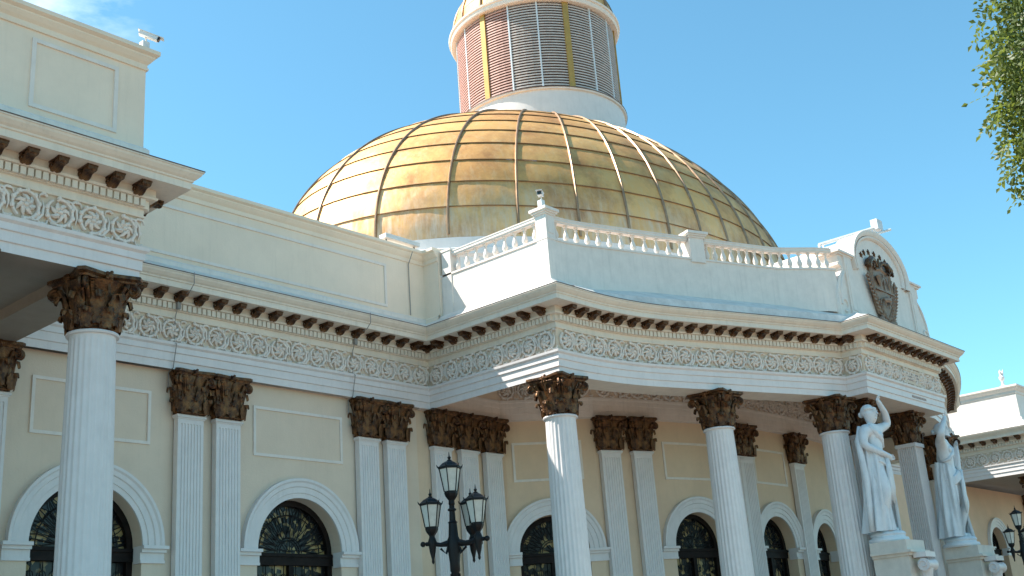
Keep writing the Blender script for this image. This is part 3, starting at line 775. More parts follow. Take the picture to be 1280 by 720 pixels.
# ------------------------------------------------------------------ scrolled gable with coat of arms
gb = MB(); GC = 34.9; GY = 14.3; ARX, ARZ, ASP = 1.98, 1.25, 11.5
def gable_outline():
    pts = [(-3.28, 9.38), (-3.32, 9.8), (-3.26, 10.25), (-3.12, 10.6), (-2.92, 10.85), (-2.78, 10.95), (-2.78, 11.05), (-2.92, 11.12), (-2.92, 11.5), (-2.02, 11.5)]
    for k in range(0, 29):
        a = PI-PI*k/28; pts.append((ARX*math.cos(a), ASP+ARZ*math.sin(a)))
    pts += [(-x, z) for x, z in pts[:10][::-1]]
    return pts
go = gable_outline()
def slab(mb, outl, y0, y1):
    n = len(outl)
    mb.add([(GC+x, y0, z) for x, z in outl]+[(GC+x, y1, z) for x, z in outl], [tuple(range(n-1, -1, -1)), tuple(range(n, 2*n))]+[(i, (i+1) % n, n+(i+1) % n, n+i) for i in range(n)])
slab(gb, go, GY, GY+.6)
gb.build('gable', 'white2', hall)
rim = MB()
for f_, yy, th in ((1.0, GY-.12, .12), (.86, GY-.055, .06)):
    rows = []
    for k in range(37):
        a = R(196)-R(212)*k/36; rx, rz = ARX*f_, ARZ*f_
        pr = [(-th, GY+.01), (-th, yy+.03), (-th*.6, yy), (0, yy-.03), (.05, yy-.03), (.05, GY+.01)]
        rows.append([(GC+(rx+r)*math.cos(a), y, ASP+(rz+r)*math.sin(a)) for r, y in pr])
    rim.grid(rows)
for sg in (-1, 1):
    a, b = sorted((GC+sg*2.02, GC+sg*2.98)); rim.box(a, b, GY-.06, GY+.62, 11.44, 11.50)
    a, b = sorted((GC+sg*2.02, GC+sg*3.06)); rim.box(a, b, GY-.12, GY+.64, 11.50, 11.57)
    a, b = sorted((GC+sg*2.12, GC+sg*2.62)); rim.box(a, b, GY-.05, GY+.01, 9.4, 11.44)
    a, b = sorted((GC+sg*2.22, GC+sg*2.52)); rim.box(a, b, GY-.065, GY-.04, 9.7, 11.2)
    rim.tube([(GC+sg*(2.98+.20*math.cos(t)), GY-.01, 9.78+.20*math.sin(t)) for t in [j*PI/5 for j in range(9)]], .04, 6)
    rim.tube([(GC+sg*x, GY-.01, z) for x, z in ((3.16, 9.8), (3.1, 10.25), (2.96, 10.55), (2.8, 10.78), (2.68, 10.9))], .035, 6)
rim.build('gable_moulding', 'white2', hall, True)
# barrel roof behind the gable
br = MB(); rows = []
for y in (GY+.59, 18.2):
    rows.append([(GC+1.9*math.cos(PI-PI*k/24), y, 11.45+1.2*math.sin(PI-PI*k/24)) for k in range(25)])
br.grid(rows); br.box(GC-2.80, GC-1.9, GY+.6, 15.6, 9.4, 11.47); br.box(GC+1.9, GC+2.80, GY+.6, 15.6, 9.4, 11.47); br.box(GC-1.9, GC+1.9, GY+.6, 18.2, 9.3, 11.45)
br.build('barrel_roof', 'white2', hall, True)

# coat
coat = thing('coat_of_arms', 'brown bronze shield with laurel branches and an arc of stars on the scrolled gable', 'coat of arms', (34.72, GY, 10.72)); coat.scale = (1.3, 1, 1.2)
sh = MB()
def shield_pt(t):  # outline
    k = [(-.52, .66), (-.28, .60), (0, .68), (.28, .60), (.52, .66), (.56, .2), (.55, -.35), (.45, -.66), (.14, -.76), (0, -.84), (-.14, -.76), (-.45, -.66), (-.55, -.35), (-.56, .2)]
    return k
ol = shield_pt(0); n_ = len(ol)
for f0, y0, f1, y1 in ((1.0, 0, 1.05, -.08), (1.05, -.08, .96, -.15), (.96, -.15, .88, -.11), (.88, -.11, .0, -.17)):
    sh.grid([[(x*f0, y0, z*f0) for x, z in ol+ol[:1]], [(x*f1, y1, z*f1) for x, z in ol+ol[:1]]])
sh.build('shield', 'bronzelt', coat, True)
sh = MB(); sh.box(-.5, .5, -.19, -.15, -.03, .01); sh.box(-.015, .015, -.19, -.15, 0, .5)
# sheaf, flags, running horse in low relief
for k in range(7): a = R(90+(k-3)*12); sh.tube([(-.26, -.18, .1), (-.26+.3*math.cos(a), -.2, .1+.3*math.sin(a))], [.02, .03], 5)
for k in range(3): a = R(60+k*30); sh.tube([(.27, -.18, .08), (.27+.34*math.cos(a), -.2, .08+.34*math.sin(a))], [.014, .02], 5)
sh.tube([(-.24, -.19, -.3), (-.05, -.21, -.25), (.15, -.2, -.24)], [.06, .09, .06], 7)
sh.tube([(.13, -.19, -.24), (.22, -.2, -.14), (.30, -.2, -.17)], [.05, .04, .03], 6)
for x0, x1 in ((-.22, -.34), (-.18, -.12), (.1, .02), (.14, .26)): sh.tube([(x0, -.19, -.3), (x1, -.19, -.48)], [.03, .014], 5)
sh.tube([(-.26, -.19, -.26), (-.36, -.19, -.3), (-.4, -.19, -.42)], .018, 5)
sh.build('shield_charges', 'bronzelt', coat, True)
br_ = MB()
for sg in (-1, 1):
    pts = [(sg*(.05+.72*math.sin(t*1.25)), -.06, -.98+1.25*t) for t in [j/12 for j in range(13)]]
    br_.tube(pts, [.05-.03*j/12 for j in range(13)], 6)
    for j in range(1, 13):
        x, y, z = pts[j]
        for q in (-1, 1):
            a = R(90-sg*38*(1)+q*40); L_ = .26-.008*j
            e = (x+L_*math.cos(a), y-.07, z+L_*math.sin(a)); mdl = (x+L_*.5*math.cos(a), y-.06, z+L_*.5*math.sin(a))
            br_.tube([(x, y, z), mdl, e], [.02, .055, .008], 5)
for k in range(5): br_.ball((-.35+.175*k, -.1, -.92+.05*abs(k-2)), .1, 8, (1.3, .7, .9))
br_.build('laurel_branches', 'bronzelt', coat, True)
hn = MB()
for sg in (-1, 1):
    hn.tube([(0, -.06, .68), (sg*.2, -.1, .86), (sg*.42, -.12, .86), (sg*.6, -.12, .72), (sg*.66, -.1, .6)], [.04, .06, .085, .11, .08], 8)
    for k in range(7): hn.ball((sg*(.5+.13*math.cos(k)), -.18, .64+.09*math.sin(k*1.7)), .045, 7)
hn.tube([(0, -.08, .66), (0, -.12, .95)], [.07, .03], 6)
hn.build('horns_of_plenty', 'bronze', coat, True)
for k in range(7):
    a = R(156-22*k); st = MB(); cx1, cz1 = .86*math.cos(a), .76+.34*math.sin(a)
    vs = []
    for j in range(10):
        b_ = PI/2+j*PI/5; rr = .095 if j % 2 == 0 else .04; vs.append((rr*math.cos(b_), 0, rr*math.sin(b_)))
    st.add([(x, -.02, z) for x, _, z in vs]+[(0, -.06, 0)], [(j, (j+1) % 10, 10) for j in range(10)])
    st.add([(x, -.02, z) for x, _, z in vs]+[(x, .0, z) for x, _, z in vs], [(j, (j+1) % 10, 10+(j+1) % 10, 10+j) for j in range(10)])
    link('star', st.mesh('star', 'bronze'), coat, (cx1, 0, cz1))
# inscription tablet on the block frieze and a short inscription below it
tb = MB(); tb.box(34.55, 35.75, BLY-.06, BLY-.005, 7.68, 8.1); tb.box(34.5, 35.8, BLY-.075, BLY-.055, 8.06, 8.12); tb.box(34.5, 35.8, BLY-.075, BLY-.055, 7.65, 7.7)
t1 = tb.build('inscription_tablet', 'friezebg', hall)
tx = MB()
for row in range(3):
    x = 34.65
    while x < 35.62:
        w = random.uniform(.02, .05); tx.box(x, x+w, BLY-.068, BLY-.059, 7.76+row*.1, 7.76+row*.1+.055); x += w+.018
tx.build('worn_lettering', 'bars', t1)
tx = MB(); x = 34.9
while x < 35.9: w = random.uniform(.03, .06); tx.box(x, x+w, BLY-.047, BLY-.034, 7.23, 7.30); x += w+.02
tx.build('worn_lettering', 'bars', hall)

# ------------------------------------------------------------------ DOME
DC = (34.8, 27.7); DA, DB, DH, DZ = 12.6, 8.45, 7.85, 13.1
def dpt(phi, z, off=0.0):
    """point of the dome surface at polar angle phi and height z, offset outwards"""
    t = math.atan2(math.sin(phi)/DB, math.cos(phi)/DA)
    k = math.sqrt(max(0, 1-((z-DZ)/DH)**2))
    p = Vector((DA*k*math.cos(t), DB*k*math.sin(t), z-DZ))
    nrm = Vector((p.x/DA**2, p.y/DB**2, p.z/DH**2)).normalized()
    p = p+nrm*off
    return (DC[0]+p.x, DC[1]+p.y, DZ+p.z)
NR = 34; PH0 = R(-178.3); phs = [PH0+2*PI*k/NR for k in range(NR)]
zs_ = [12.89, 13.95, 14.89, 15.80, 16.62, 17.36, 18.06, 18.68, 19.25, 19.75, 20.15, 20.45, 20.7]
dm = MB(); dm.uv = []
for k in range(NR):
    for c in range(len(zs_)-1):
        U, V = 4, 3
        k0 = len(dm.v); vs = []
        for i in range(V+1):
            z = zs_[c]+(zs_[c+1]-zs_[c])*i/V
            for j in range(U+1):
                ph = phs[k]+2*PI/NR*j/U
                # each course laps over the one below and is slightly oil-canned
                vs.append(dpt(ph, z, .03*(1-i/V)+.025*math.sin(PI*j/U)*math.sin(PI*i/V)))
        fs = []
        for i in range(V):
            for j in range(U):
                a = i*(U+1)+j; fs.append((a, a+1, a+U+2, a+U+1))
                uu = lambda jj, ii: (k+.02+.96*jj/U, c+.02+.96*ii/V)
                dm.uv.append([uu(j, i), uu(j+1, i), uu(j+1, i+1), uu(j, i+1)])
        dm.add(vs, fs)
dome = dm.build('dome', 'gold', hall, True)
for k in range(NR):
    rb_ = MB(); rows = []
    for i in range(45):
        z = 12.98+(20.72-12.98)*(1-(1-i/44)**1.5) if False else 12.98+(20.72-12.98)*math.sin(PI/2*i/44)
        row = []
        for w, h in ((-.045, 0), (-.04, .05), (-.02, .08), (.02, .08), (.04, .05), (.045, 0)):
            a = dpt(phs[k], z, h+.0)
            b = dpt(phs[k]+.01, z, h); d = (Vector(b)-Vector(a)); d = d.normalized()*w if d.length > 1e-6 else Vector((0, 0, 0))
            row.append(tuple(Vector(a)+d))
        rows.append(row)
    rb_.grid(rows); rb_.build('dome_rib', 'rib', dome, True)
sm = MB()
for z in zs_[1:-1]:
    rows = []
    for k in range(NR*4+1):
        ph = PH0+2*PI*k/(NR*4); rows.append([dpt(ph, z-.014, .02), dpt(ph, z-.010, .040), dpt(ph, z+.010, .038), dpt(ph, z+.014, .01)])
    sm.grid(rows)
sm.build('dome_seams', 'seam', dome)
def ell_ring(mb, prof, n=96):
    mb.grid([[(DC[0]+(DA+e)*math.cos(2*PI*k/n), DC[1]+(DB+e)*math.sin(2*PI*k/n), z) for k in range(n)] for e, z in prof], True)
b_ = MB(); ell_ring(b_, [(.12, 9.3), (.12, 12.2), (.25, 12.25), (.25, 12.45), (.10, 12.5), (.04, 12.55), (.04, 12.88), (-.4, 12.92)]); b_.build('dome_drum', 'white', hall, True)
# lantern
LC = (34.85, 27.65)
lt = MB(); lt.lathe([(3.52, 19.6), (3.52, 21.72), (3.60, 21.74), (3.62, 21.80), (3.40, 21.83)], 72, (LC[0], LC[1], 0), None, False, False)
lant = lt.build('lantern', 'white', hall, True)
e_ = MB(); e_.lathe([(3.60, 21.80), (3.635, 21.80), (3.635, 21.835), (3.58, 21.84)], 72, (LC[0], LC[1], 0), None, False, False); e_.build('lantern_drip_edge', 'edge', lant)
for k in range(18):
    a0 = R(-178.3)+k*R(20)+R(.3); a1 = a0+R(19.4); pm = MB()
    zz = 21.86
    while zz < 25.75:
        for j in range(4):
            b0 = a0+(a1-a0)*j/4; b1 = a0+(a1-a0)*(j+1)/4
            vs = []
            for b in (b0, b1):
                for r, z in ((3.43, zz), (3.43, zz+.058), (3.35, zz+.10), (3.35, zz+.02)): vs.append((LC[0]+r*math.cos(b), LC[1]+r*math.sin(b), z))
            pm.add(vs, [(0, 4, 5, 1), (1, 5, 6, 2), (2, 6, 7, 3), (3, 7, 4, 0)])
        zz += .122
    pm.build('louvre_panel', 'slatsun' if k in (0, 17, 16) else 'slat', lant)  # left panels take the slat colour with sunlight painted in
    mu = MB(); gold = k % 3 == 0; b = R(-178.3)+k*R(20); w = .12 if gold else .03; r1 = 3.48 if gold else 3.452
    ca, sa = math.cos(b), math.sin(b)
    mu.box(3.38, r1, -w, w, 21.84, 25.82, lambda x, y, z: (LC[0]+x*ca-y*sa, LC[1]+x*sa+y*ca, z))
    mu.build('gilded_strip' if gold else 'mullion', 'gstrip' if gold else 'mull', lant)
bk = MB(); bk.lathe([(3.22, 21.8), (3.22, 25.85)], 72, (LC[0], LC[1], 0), None, False, False); bk.build('louvre_backing', 'backing', lant, True)
cr_ = MB(); cr_.lathe([(3.2, 25.80), (3.62, 25.80), (3.66, 25.86), (3.66, 25.98), (3.72, 26.0), (3.74, 26.08), (3.5, 26.14)], 72, (LC[0], LC[1], 0), None, True, False); cr_.build('lantern_cornice', 'white2', lant, True)
cp = MB(); cp.uv = []
for k in range(18):
    for c in range(8):
        vs = []
        for i in range(2):
            ze = (c+i)/8; z = 26.12+3.1*math.sin(ze*PI/2); r = 3.52*math.cos(ze*PI/2*.985)
            for j in range(5): b = R(-178.3)+R(20)*(k+j/4); vs.append((LC[0]+r*math.cos(b), LC[1]+r*math.sin(b), z+.02*(1-i)))
        fs = [(j, j+1, j+6, j+5) for j in range(4)]; cp.add(vs, fs)
        for j in range(4): cp.uv.append([(k+j/4+.01, 2.5+c+.02), (k+j/4+.24, 2.5+c+.02), (k+j/4+.24, 2.5+c+.45), (k+j/4+.01, 2.5+c+.45)])
capd = cp.build('lantern_cupola', 'gold', hall, True)
rr_ = MB()
for k in range(18):
    b = R(-178.3)+R(20)*k; rr_.tube([(LC[0]+(3.54*math.cos(t*PI/2*.985))*math.cos(b), LC[1]+(3.54*math.cos(t*PI/2*.985))*math.sin(b), 26.12+3.12*math.sin(t*PI/2)) for t in [i/14 for i in range(15)]], .06, 6)
rr_.build('cupola_ribs', 'rib', capd, True)
fn_ = MB(); fn_.lathe([(.5, 29.1), (.45, 29.4), (.2, 29.5), (.35, 29.8), (.35, 30.0), (.1, 30.2), (.05, 31.6), (.01, 31.8)], 24, (LC[0], LC[1], 0)); fn_.build('finial', 'gstrip', capd, True)
rf = MB(); pl = [(BX+.3, AY)]+[(p[0]+.1, p[1]+.5) for p in curveL[1::4]]+[(32.2, 14.7), (37.0, 14.7)]+[(p[0]-.1, p[1]+.6) for p in curveR[1::4]]+[(46.0, AY), (47.5, 28), (46, 37), (23, 37)]
rf.add([(x, y, 9.36) for x, y in pl]+[(x, y, 9.5) for x, y in pl], [tuple(range(len(pl)-1, -1, -1)), tuple(range(len(pl), 2*len(pl)))]); rf.box(22.4, 46, 36.7, 37, -1.2, 9.36)
rf.build('roof', 'slab', hall)

# ------------------------------------------------------------------ statues' pedestals (stand in front of the portico piers)
def statue_pedestal(x):
    m = MB(); y0, y1 = 13.42, 14.44
    m.box(x-.5, x+.5, y0, y1, -1.2, 2.25); m.box(x-.56, x+.56, y0-.06, y1, 2.25, 2.33); m.box(x-.66, x+.66, y0-.16, y1, 2.33, 2.40); m.box(x-.60, x+.60, y0-.04, y1, 2.40, 2.68)
    p = m.build('statue_pedestal', 'stoneped', hall)
    c = MB()   # scrolled console on its street side
    c.box(x-.32, x+.32, y0-.42, y0-.06, 2.18, 2.32)
    c.tube([(x+u, y0-.30, 1.98) for u in (-.3, -.15, 0, .15, .3)], [.17, .15, .14, .15, .17], 14)
    c.tube([(x, y0-.26, 1.9), (x, y0-.2, 1.5), (x, y0-.1, 1.1), (x, y0-.06, .5)], [.16, .14, .1, .08], 10)
    for sg in (-1, 1): c.tube([(x+sg*.31, y0-.3+(.14-.014*j)*math.cos(j*.7), 1.98+(.14-.014*j)*math.sin(j*.7)) for j in range(9)], .025, 5)
    c.build('scroll_console', 'white', p, True)
    return p
statue_pedestal(31.75); statue_pedestal(36.95)

# ------------------------------------------------------------------ statues
def skinned(name, verts, edges, root, m, parent, sub=2, loc=(0, 0, 0)):
    me = bpy.data.meshes.new(name); me.from_pydata([v[:3] for v in verts], edges, []); me.materials.append(M[m])
    o = link(name, me, parent, loc)
    o.modifiers.new('Skin', 'SKIN')
    if not me.skin_vertices: 
        bpy.context.view_layer.objects.active = o
    sv = me.skin_vertices[0].data
    for i, v in enumerate(verts):
        rx, ry = (v[3], v[4]) if len(v) > 4 else (v[3], v[3]); sv[i].radius = (rx, ry); sv[i].use_root = (i == root)
    sd = o.modifiers.new('Sub', 'SUBSURF'); sd.levels = sub; sd.render_levels = sub
    o.modifiers['Skin'].use_smooth_shade = True
    return o
def figure(name, label, loc, raise_left=True, H=3.35, turn=0.0):
    """standing draped caryatid; faces -Y; x>0 is its left"""
    root = thing(name, label, 'statue', loc, turn)
    pl = MB(); pl.lathe([(.54, 0), (.56, .04), (.54, .11), (.47, .13), (.46, .17), (.49, .21), (.46, .27), (.42, .29)], 28); pl.build('plinth', 'stone', root, True)
    z0 = .28; m = 1 if raise_left else -1
    def V(x, y, z, *r): return (m*x*H, y*H, z0+z*H)+tuple(q*H for q in r)
    v = [V(0, 0, .52, .078, .060), V(0, -.005, .60, .062, .050), V(.005, -.01, .67, .070, .056), V(.01, -.01, .74, .082, .060), V(.01, -.005, .795, .062, .045), V(.012, -.008, .835, .027), V(.005, -.02, .872, .038, .043), V(0, -.022, .915, .050, .056), V(-.002, -.018, .955, .036, .040),
         V(.10, 0, .80, .040), V(.205, -.03, .835, .032), V(.25, -.04, .860, .030), V(.19, -.06, .935, .024), V(.10, -.07, .995, .018), V(.07, -.07, 1.015, .022, .014),
         V(-.095, .005, .785, .040), V(-.135, .01, .70, .032), V(-.14, 0, .655, .028), V(-.075, -.085, .595, .022), V(-.02, -.115, .57, .016), V(.0, -.12, .56, .02, .014),
         V(.052, 0, .48, .060), V(.055, -.015, .38, .050), V(.050, -.02, .285, .036), V(.048, 0, .20, .037), V(.045, .005, .07, .020), V(.045, 0, .03, .022), V(.048, -.07, .012, .018),
         V(-.052, -.01, .48, .060), V(-.070, -.055, .38, .050), V(-.080, -.08, .29, .036), V(-.075, -.05, .20, .037), V(-.070, -.02, .075, .020), V(-.07, -.02, .03, .022), V(-.085, -.085, .012, .018)]
    v = [q[:3]+tuple(r*1.17 for r in q[3:]) for q in v]
    if not raise_left:
        for i_, c_ in ((16, V(-.16, .0, .70, .036)), (17, V(-.185, -.02, .665, .034)), (18, V(-.19, -.07, .745, .026)), (19, V(-.175, -.08, .80, .018)), (20, V(-.17, -.085, .825, .022, .014))): v[i_] = c_
    e = [(0, 1), (1, 2), (2, 3), (3, 4), (4, 5), (5, 6), (6, 7), (7, 8), (4, 9), (9, 10), (10, 11), (11, 12), (12, 13), (13, 14), (4, 15), (15, 16), (16, 17), (17, 18), (18, 19), (19, 20),
         (0, 21), (21, 22), (22, 23), (23, 24), (24, 25), (25, 26), (26, 27), (0, 28), (28, 29), (29, 30), (30, 31), (31, 32), (32, 33), (33, 34)]
    def fingers(hub, dx, dy, dz, sx, sy, sz):
        b = v[hub]; 
        for k in range(4):
            s = (k-1.5)*.011*H; L = (.030, .036, .034, .027)[k]*H
            p1 = (b[0]+sx*s+dx*L*.6, b[1]+sy*s+dy*L*.6, b[2]+sz*s+dz*L*.6, .0052*H); p2 = (b[0]+sx*s*1.15+dx*L*1.3, b[1]+sy*s*1.15+dy*L*1.3-.01*H, b[2]+sz*s+dz*L*1.3, .0045*H)
            v.extend([p1, p2]); e.extend([(hub, len(v)-2), (len(v)-2, len(v)-1)])
        p = (b[0]-sx*.03*H+dx*.012*H, b[1]-sy*.03*H-.008*H, b[2]-sz*.03*H+dz*.012*H, .006*H); v.append(p); e.append((hub, len(v)-1))
    fingers(14, 0, -.2, 1, m, 0, 0); fingers(20, m*.9, -.3, -.2, 0, 0, 1)
    skinned('body', v, e, 0, 'stone', root)
    hd = MB(); hx, hy, hz = 0, -.022*H, z0+.92*H   # hair, face features
    rows = []
    for i in range(9):
        a = -.5+i*(PI/2+.5)/8
        rows.append([(hx+.054*H*math.cos(a)*math.cos(t), hy+.012*H+.060*H*math.cos(a)*math.sin(t)*(1.1 if math.sin(t) > 0 else .75), hz+.012*H+.060*H*math.sin(a)+.003*H*math.sin(t*9)*math.cos(a)) for t in [2*PI*k/24 for k in range(24)]])
    hd.grid(rows, True); hd.ball((0, hy+.075*H, hz+.0*H), .024*H, 10)
    for k in range(14):
        t = PI+PI*k/13; hd.ball((.057*H*math.cos(t), hy+.012*H+.050*H*math.sin(t), hz+.030*H), .013*H, 6)
    hd.build('hair', 'stone', root, True)
    fc = MB(); fc.tube([(0, hy-.048*H, hz+.006*H), (0, hy-.063*H, hz-.014*H), (0, hy-.052*H, hz-.018*H)], [.004*H, .008*H, .006*H], 6)
    for sg in (-1, 1):
        ey = MB(); ey.ball((sg*.019*H, hy-.047*H, hz+.002*H), .008*H, 8, (1.3, .7, .7)); ey.tube([(sg*.008*H, hy-.053*H, hz+.014*H), (sg*.020*H, hy-.051*H, hz+.017*H), (sg*.032*H, hy-.044*H, hz+.011*H)], .004*H, 5); ey.build('eye', 'stone', root, True)
        ea = MB(); ea.ball((sg*.052*H, hy+.008*H, hz-.004*H), .011*H, 7, (.5, 1, 1.4)); ea.build('ear', 'stone', root, True)
    fc.tube([(-.012*H, hy-.049*H, hz-.031*H), (0, hy-.053*H, hz-.029*H), (.012*H, hy-.049*H, hz-.031*H)], [.003*H, .006*H, .003*H], 6)
    fc.ball((0, hy-.040*H, hz-.046*H), .012*H, 8)
    fc.build('face', 'stone', root, True)
    # drapery: skirt of deep folds, open over the forward leg, with a hip roll and a shoulder fall
    dr = MB(); rows = []
    a0, a1 = R(-60), R(215)       # leaves part of the front (angle -90) uncovered
    for i in range(22):
        t = i/21; z = z0+H*(.60*(1-t)+.005*t); rx = H*(.100+.052*t**.7); ry = H*(.086+.060*t**.8); cyy = H*.02*t
        row = []
        for k in range(73):
            u = k/72; a = a0+(a1-a0)*u; a_ = a
            fold = (.5+.9*t)*(.008*math.sin(a*11+2.2*t+1)+.006*math.sin(a*19-3*t)+.010*math.sin(a*6-4*t))*H
            sag = H*.035*math.exp(-((u-.03)/.06)**2)*t - H*.0
            rr1 = 1.0
            row.append((m*-1*((rx+fold)*math.cos(a_))*rr1, cyy+(ry+fold)*math.sin(a_), z+(H*.06*math.sin(u*PI*1.0)*(1-t) if t < .3 else 0)))
        rows.append(row)
    dr.grid(rows); dr.build('skirt', 'stone', root, 'full')
    sw = MB()
    for q in range(5):
        o_ = q*.011*H
        sw.tube([(m*-.09*H, .02*H, z0+.60*H-o_), (m*-.075*H, -.055*H-o_*.3, z0+.575*H-o_), (0, -.085*H-o_*.2, z0+.545*H-o_), (m*.08*H, -.055*H, z0+.50*H-o_*1.2), (m*.105*H, .0, z0+.48*H-o_), (m*.08*H, .06*H, z0+.50*H-o_)], [.012*H, .016*H, .018*H, .016*H, .014*H, .01*H], 7)
    for q in range(4):
        o_ = q*.014*H
        sw.tube([(m*(-.095*H+o_*.5), .045*H, z0+.815*H), (m*(-.13*H+o_*.3), .055*H+o_*.3, z0+.70*H), (m*(-.15*H+o_), .04*H+o_*.4, z0+.58*H), (m*(-.145*H+o_*.6), .03*H+o_*.5, z0+.40*H), (m*(-.15*H+o_*.4), .04*H, z0+.2*H), (m*(-.15*H+o_), .05*H, z0+.01*H)], [.014*H, .022*H, .026*H, .026*H, .024*H, .026*H], 8)
        sw.tube([(m*(-.02*H), -.10*H-o_*.2, z0+.57*H), (m*(-.035*H+o_), -.105*H, z0+.45*H), (m*(-.03*H+o_*1.2), -.10*H, z0+.33*H), (m*(-.045*H+o_*1.3), -.095*H, z0+.24*H-o_)], [.012*H, .014*H, .014*H, .005*H], 6)
    sw.tube([(m*-.09*H, -.03*H, z0+.81*H), (m*-.05*H, -.062*H, z0+.76*H), (m*.02*H, -.07*H, z0+.71*H), (m*.07*H, -.045*H, z0+.66*H), (m*.08*H, .02*H, z0+.64*H)], [.016*H, .018*H, .018*H, .016*H, .01*H], 8)
    if not raise_left:
        for q in range(3): sw.tube([(m*(-.17*H-q*.008*H), -.09*H, z0+.83*H), (m*(-.18*H), -.08*H+q*.012*H, z0+.70*H), (m*(-.165*H), -.06*H+q*.015*H, z0+.5*H), (m*(-.15*H-q*.012*H), -.04*H, z0+.3*H), (m*(-.15*H), -.03*H+q*.02*H, z0+.05*H)], [.01*H, .018*H, .022*H, .024*H, .018*H], 7)
    for sg in (-1, 1): sw.ball((sg*.034*H+.01*H*m, -.052*H, z0+.745*H), .030*H, 12, (1, .8, 1))
    sw.build('mantle', 'stone', root, 'full')
    return root
st1 = figure('statue', 'white caryatid with left arm raised and bare forward leg, beside the third column', (31.68, 14.08, 2.68), True, 3.7)
st2 = figure('statue', 'white caryatid with right arm raised, last statue at the right end of the portico block', (36.7, 14.0, 2.68), False, 3.68, R(12))
# short stone blocks on the raised hands, bearing the architrave
for s_, dx in ():
    m = MB(); m.box(dx-.16, dx+.16, -.40, -.08, 4.08, 4.31); m.box(dx-.11, dx+.11, -.36, -.12, 3.98, 4.08); m.build('cushion_block', 'stone', s_)

# ------------------------------------------------------------------ FAR WING
far = thing('far_pavilion', 'distant cream pavilion with sunlit white parapet beyond the portico, right edge', 'building', (55.6, 20.8, -1.2))
FX, FY2, FAY = 55.6, 17.35, 21.6
FC = [(n, z-.45 if z > 9.6 else z) for n, z in COPE]
fpts = [(FX, FAY), (FX, FY2), (80, FY2)]
entabl(far, fpts, pre=(46.1, FAY), parapet='white2', pwall=False)
sweep(fpts, PBASE, (46.1, FAY)).build('parapet_base', 'white2', far)
sweep(fpts, [(0, 9.58), (0, 10.71)], (46.1, FAY)).build('parapet_wall', 'white2', far)
sweep(fpts, FC, (46.1, FAY)).build('coping', 'white2', far)
sweep([(46.2, FAY), (FX, FAY)], [(-.13, 9.4), (-.13, 11.0), (.05, 11.1), (.05, 11.2), (-.5, 11.2), (-.5, 9.4)]).build('link_parapet', 'white2', far)
pf1 = Path([(FX, FAY), (FX, FY2)]); pf2 = Path([(FX, FY2), (66, FY2)])
decorate(far, [(pf1, .05, pf1.len), (pf2, 0, 6)])
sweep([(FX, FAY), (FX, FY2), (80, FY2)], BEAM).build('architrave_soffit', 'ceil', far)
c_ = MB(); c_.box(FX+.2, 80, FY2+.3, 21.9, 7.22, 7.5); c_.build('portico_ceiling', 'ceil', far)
pfw = Path([(44, 20.95+.1), (80, 20.95+.1)])
wall(far, pfw, 2.6, 36, [(16.1, 1.0, 4.15), (26.3, 1.0, 4.15)], 'peach')
for x in (21.3, 22.3, 30.0): pilaster(far, pfw, x, .05)
for x in (FX+1.7, FX+4.4, FX+9): column(far, x, FY2+.45)
sl_ = MB(); sl_.box(46.4, 80, 21.9, 34, 9.2, 9.4); sl_.box(FX+.4, 80, FY2+.4, 21.9, 9.2, 9.4); sl_.box(46.4, 80, 33.7, 34, -1.2, 9.2); sl_.build('roof', 'slab', far)
fi = MB(); fi.lathe([(.16, 0), (.16, .08), (.07, .12), (.06, .3), (.12, .42), (.13, .5), (.08, .6), (.03, .64)], 14); fi.tube([(0, 0, .5), (.12, -.04, .72), (.2, -.06, .9)], [.06, .05, .01], 7); fi.tube([(0, 0, .5), (-.05, 0, .75), (-.04, 0, .86)], [.07, .07, .02], 7)
o = fi.build('finial', 'white'); o.location = (FX+.25, FY2+.55, 11.105); tag(o, 'small white finial on the parapet of the distant pavilion', 'finial')

# ------------------------------------------------------------------ lamps
def lamp_head(parent, loc, s=1.0, name='lantern'):
    fr = MB()
    N = 6; 
    def ring(r, z): return [(r*math.cos(2*PI*k/N+.3), r*math.sin(2*PI*k/N+.3), z) for k in range(N)]
    fr.grid([ring(.03, 0), ring(.05, .05), ring(.045, .10), ring(.09, .16), ring(.105, .20), ring(.105, .24), ring(.08, .245)], True)
    for k in range(N):
        a, b = ring(.105, .235)[k], ring(.165, .58)[k]; fr.tube([a, b], .0085, 5)
    fr.grid([ring(.16, .575), ring(.185, .58), ring(.185, .61), ring(.165, .62), ring(.11, .67), ring(.05, .70), ring(.035, .705)], True)
    fr.grid([ring(.16, .575), ring(.02, .60)], True)
    fr.lathe([(.035, .70), (.038, .715), (.015, .725), (.026, .745), (.026, .76), (.010, .775), (.005, .83), (.001, .845)], 10)
    for k in range(N): p = ring(.185, .60)[k]; fr.tube([p, (p[0]*1.12, p[1]*1.12, .645)], [.014, .003], 5)
    o = link(name, fr.mesh(name, 'iron'), parent, loc); o.scale = (s, s, s)
    gl = MB(); gl.grid([ring(.098, .24), ring(.158, .575)], True); link('glass', gl.mesh('glass', 'lampglass'), o)
    return o
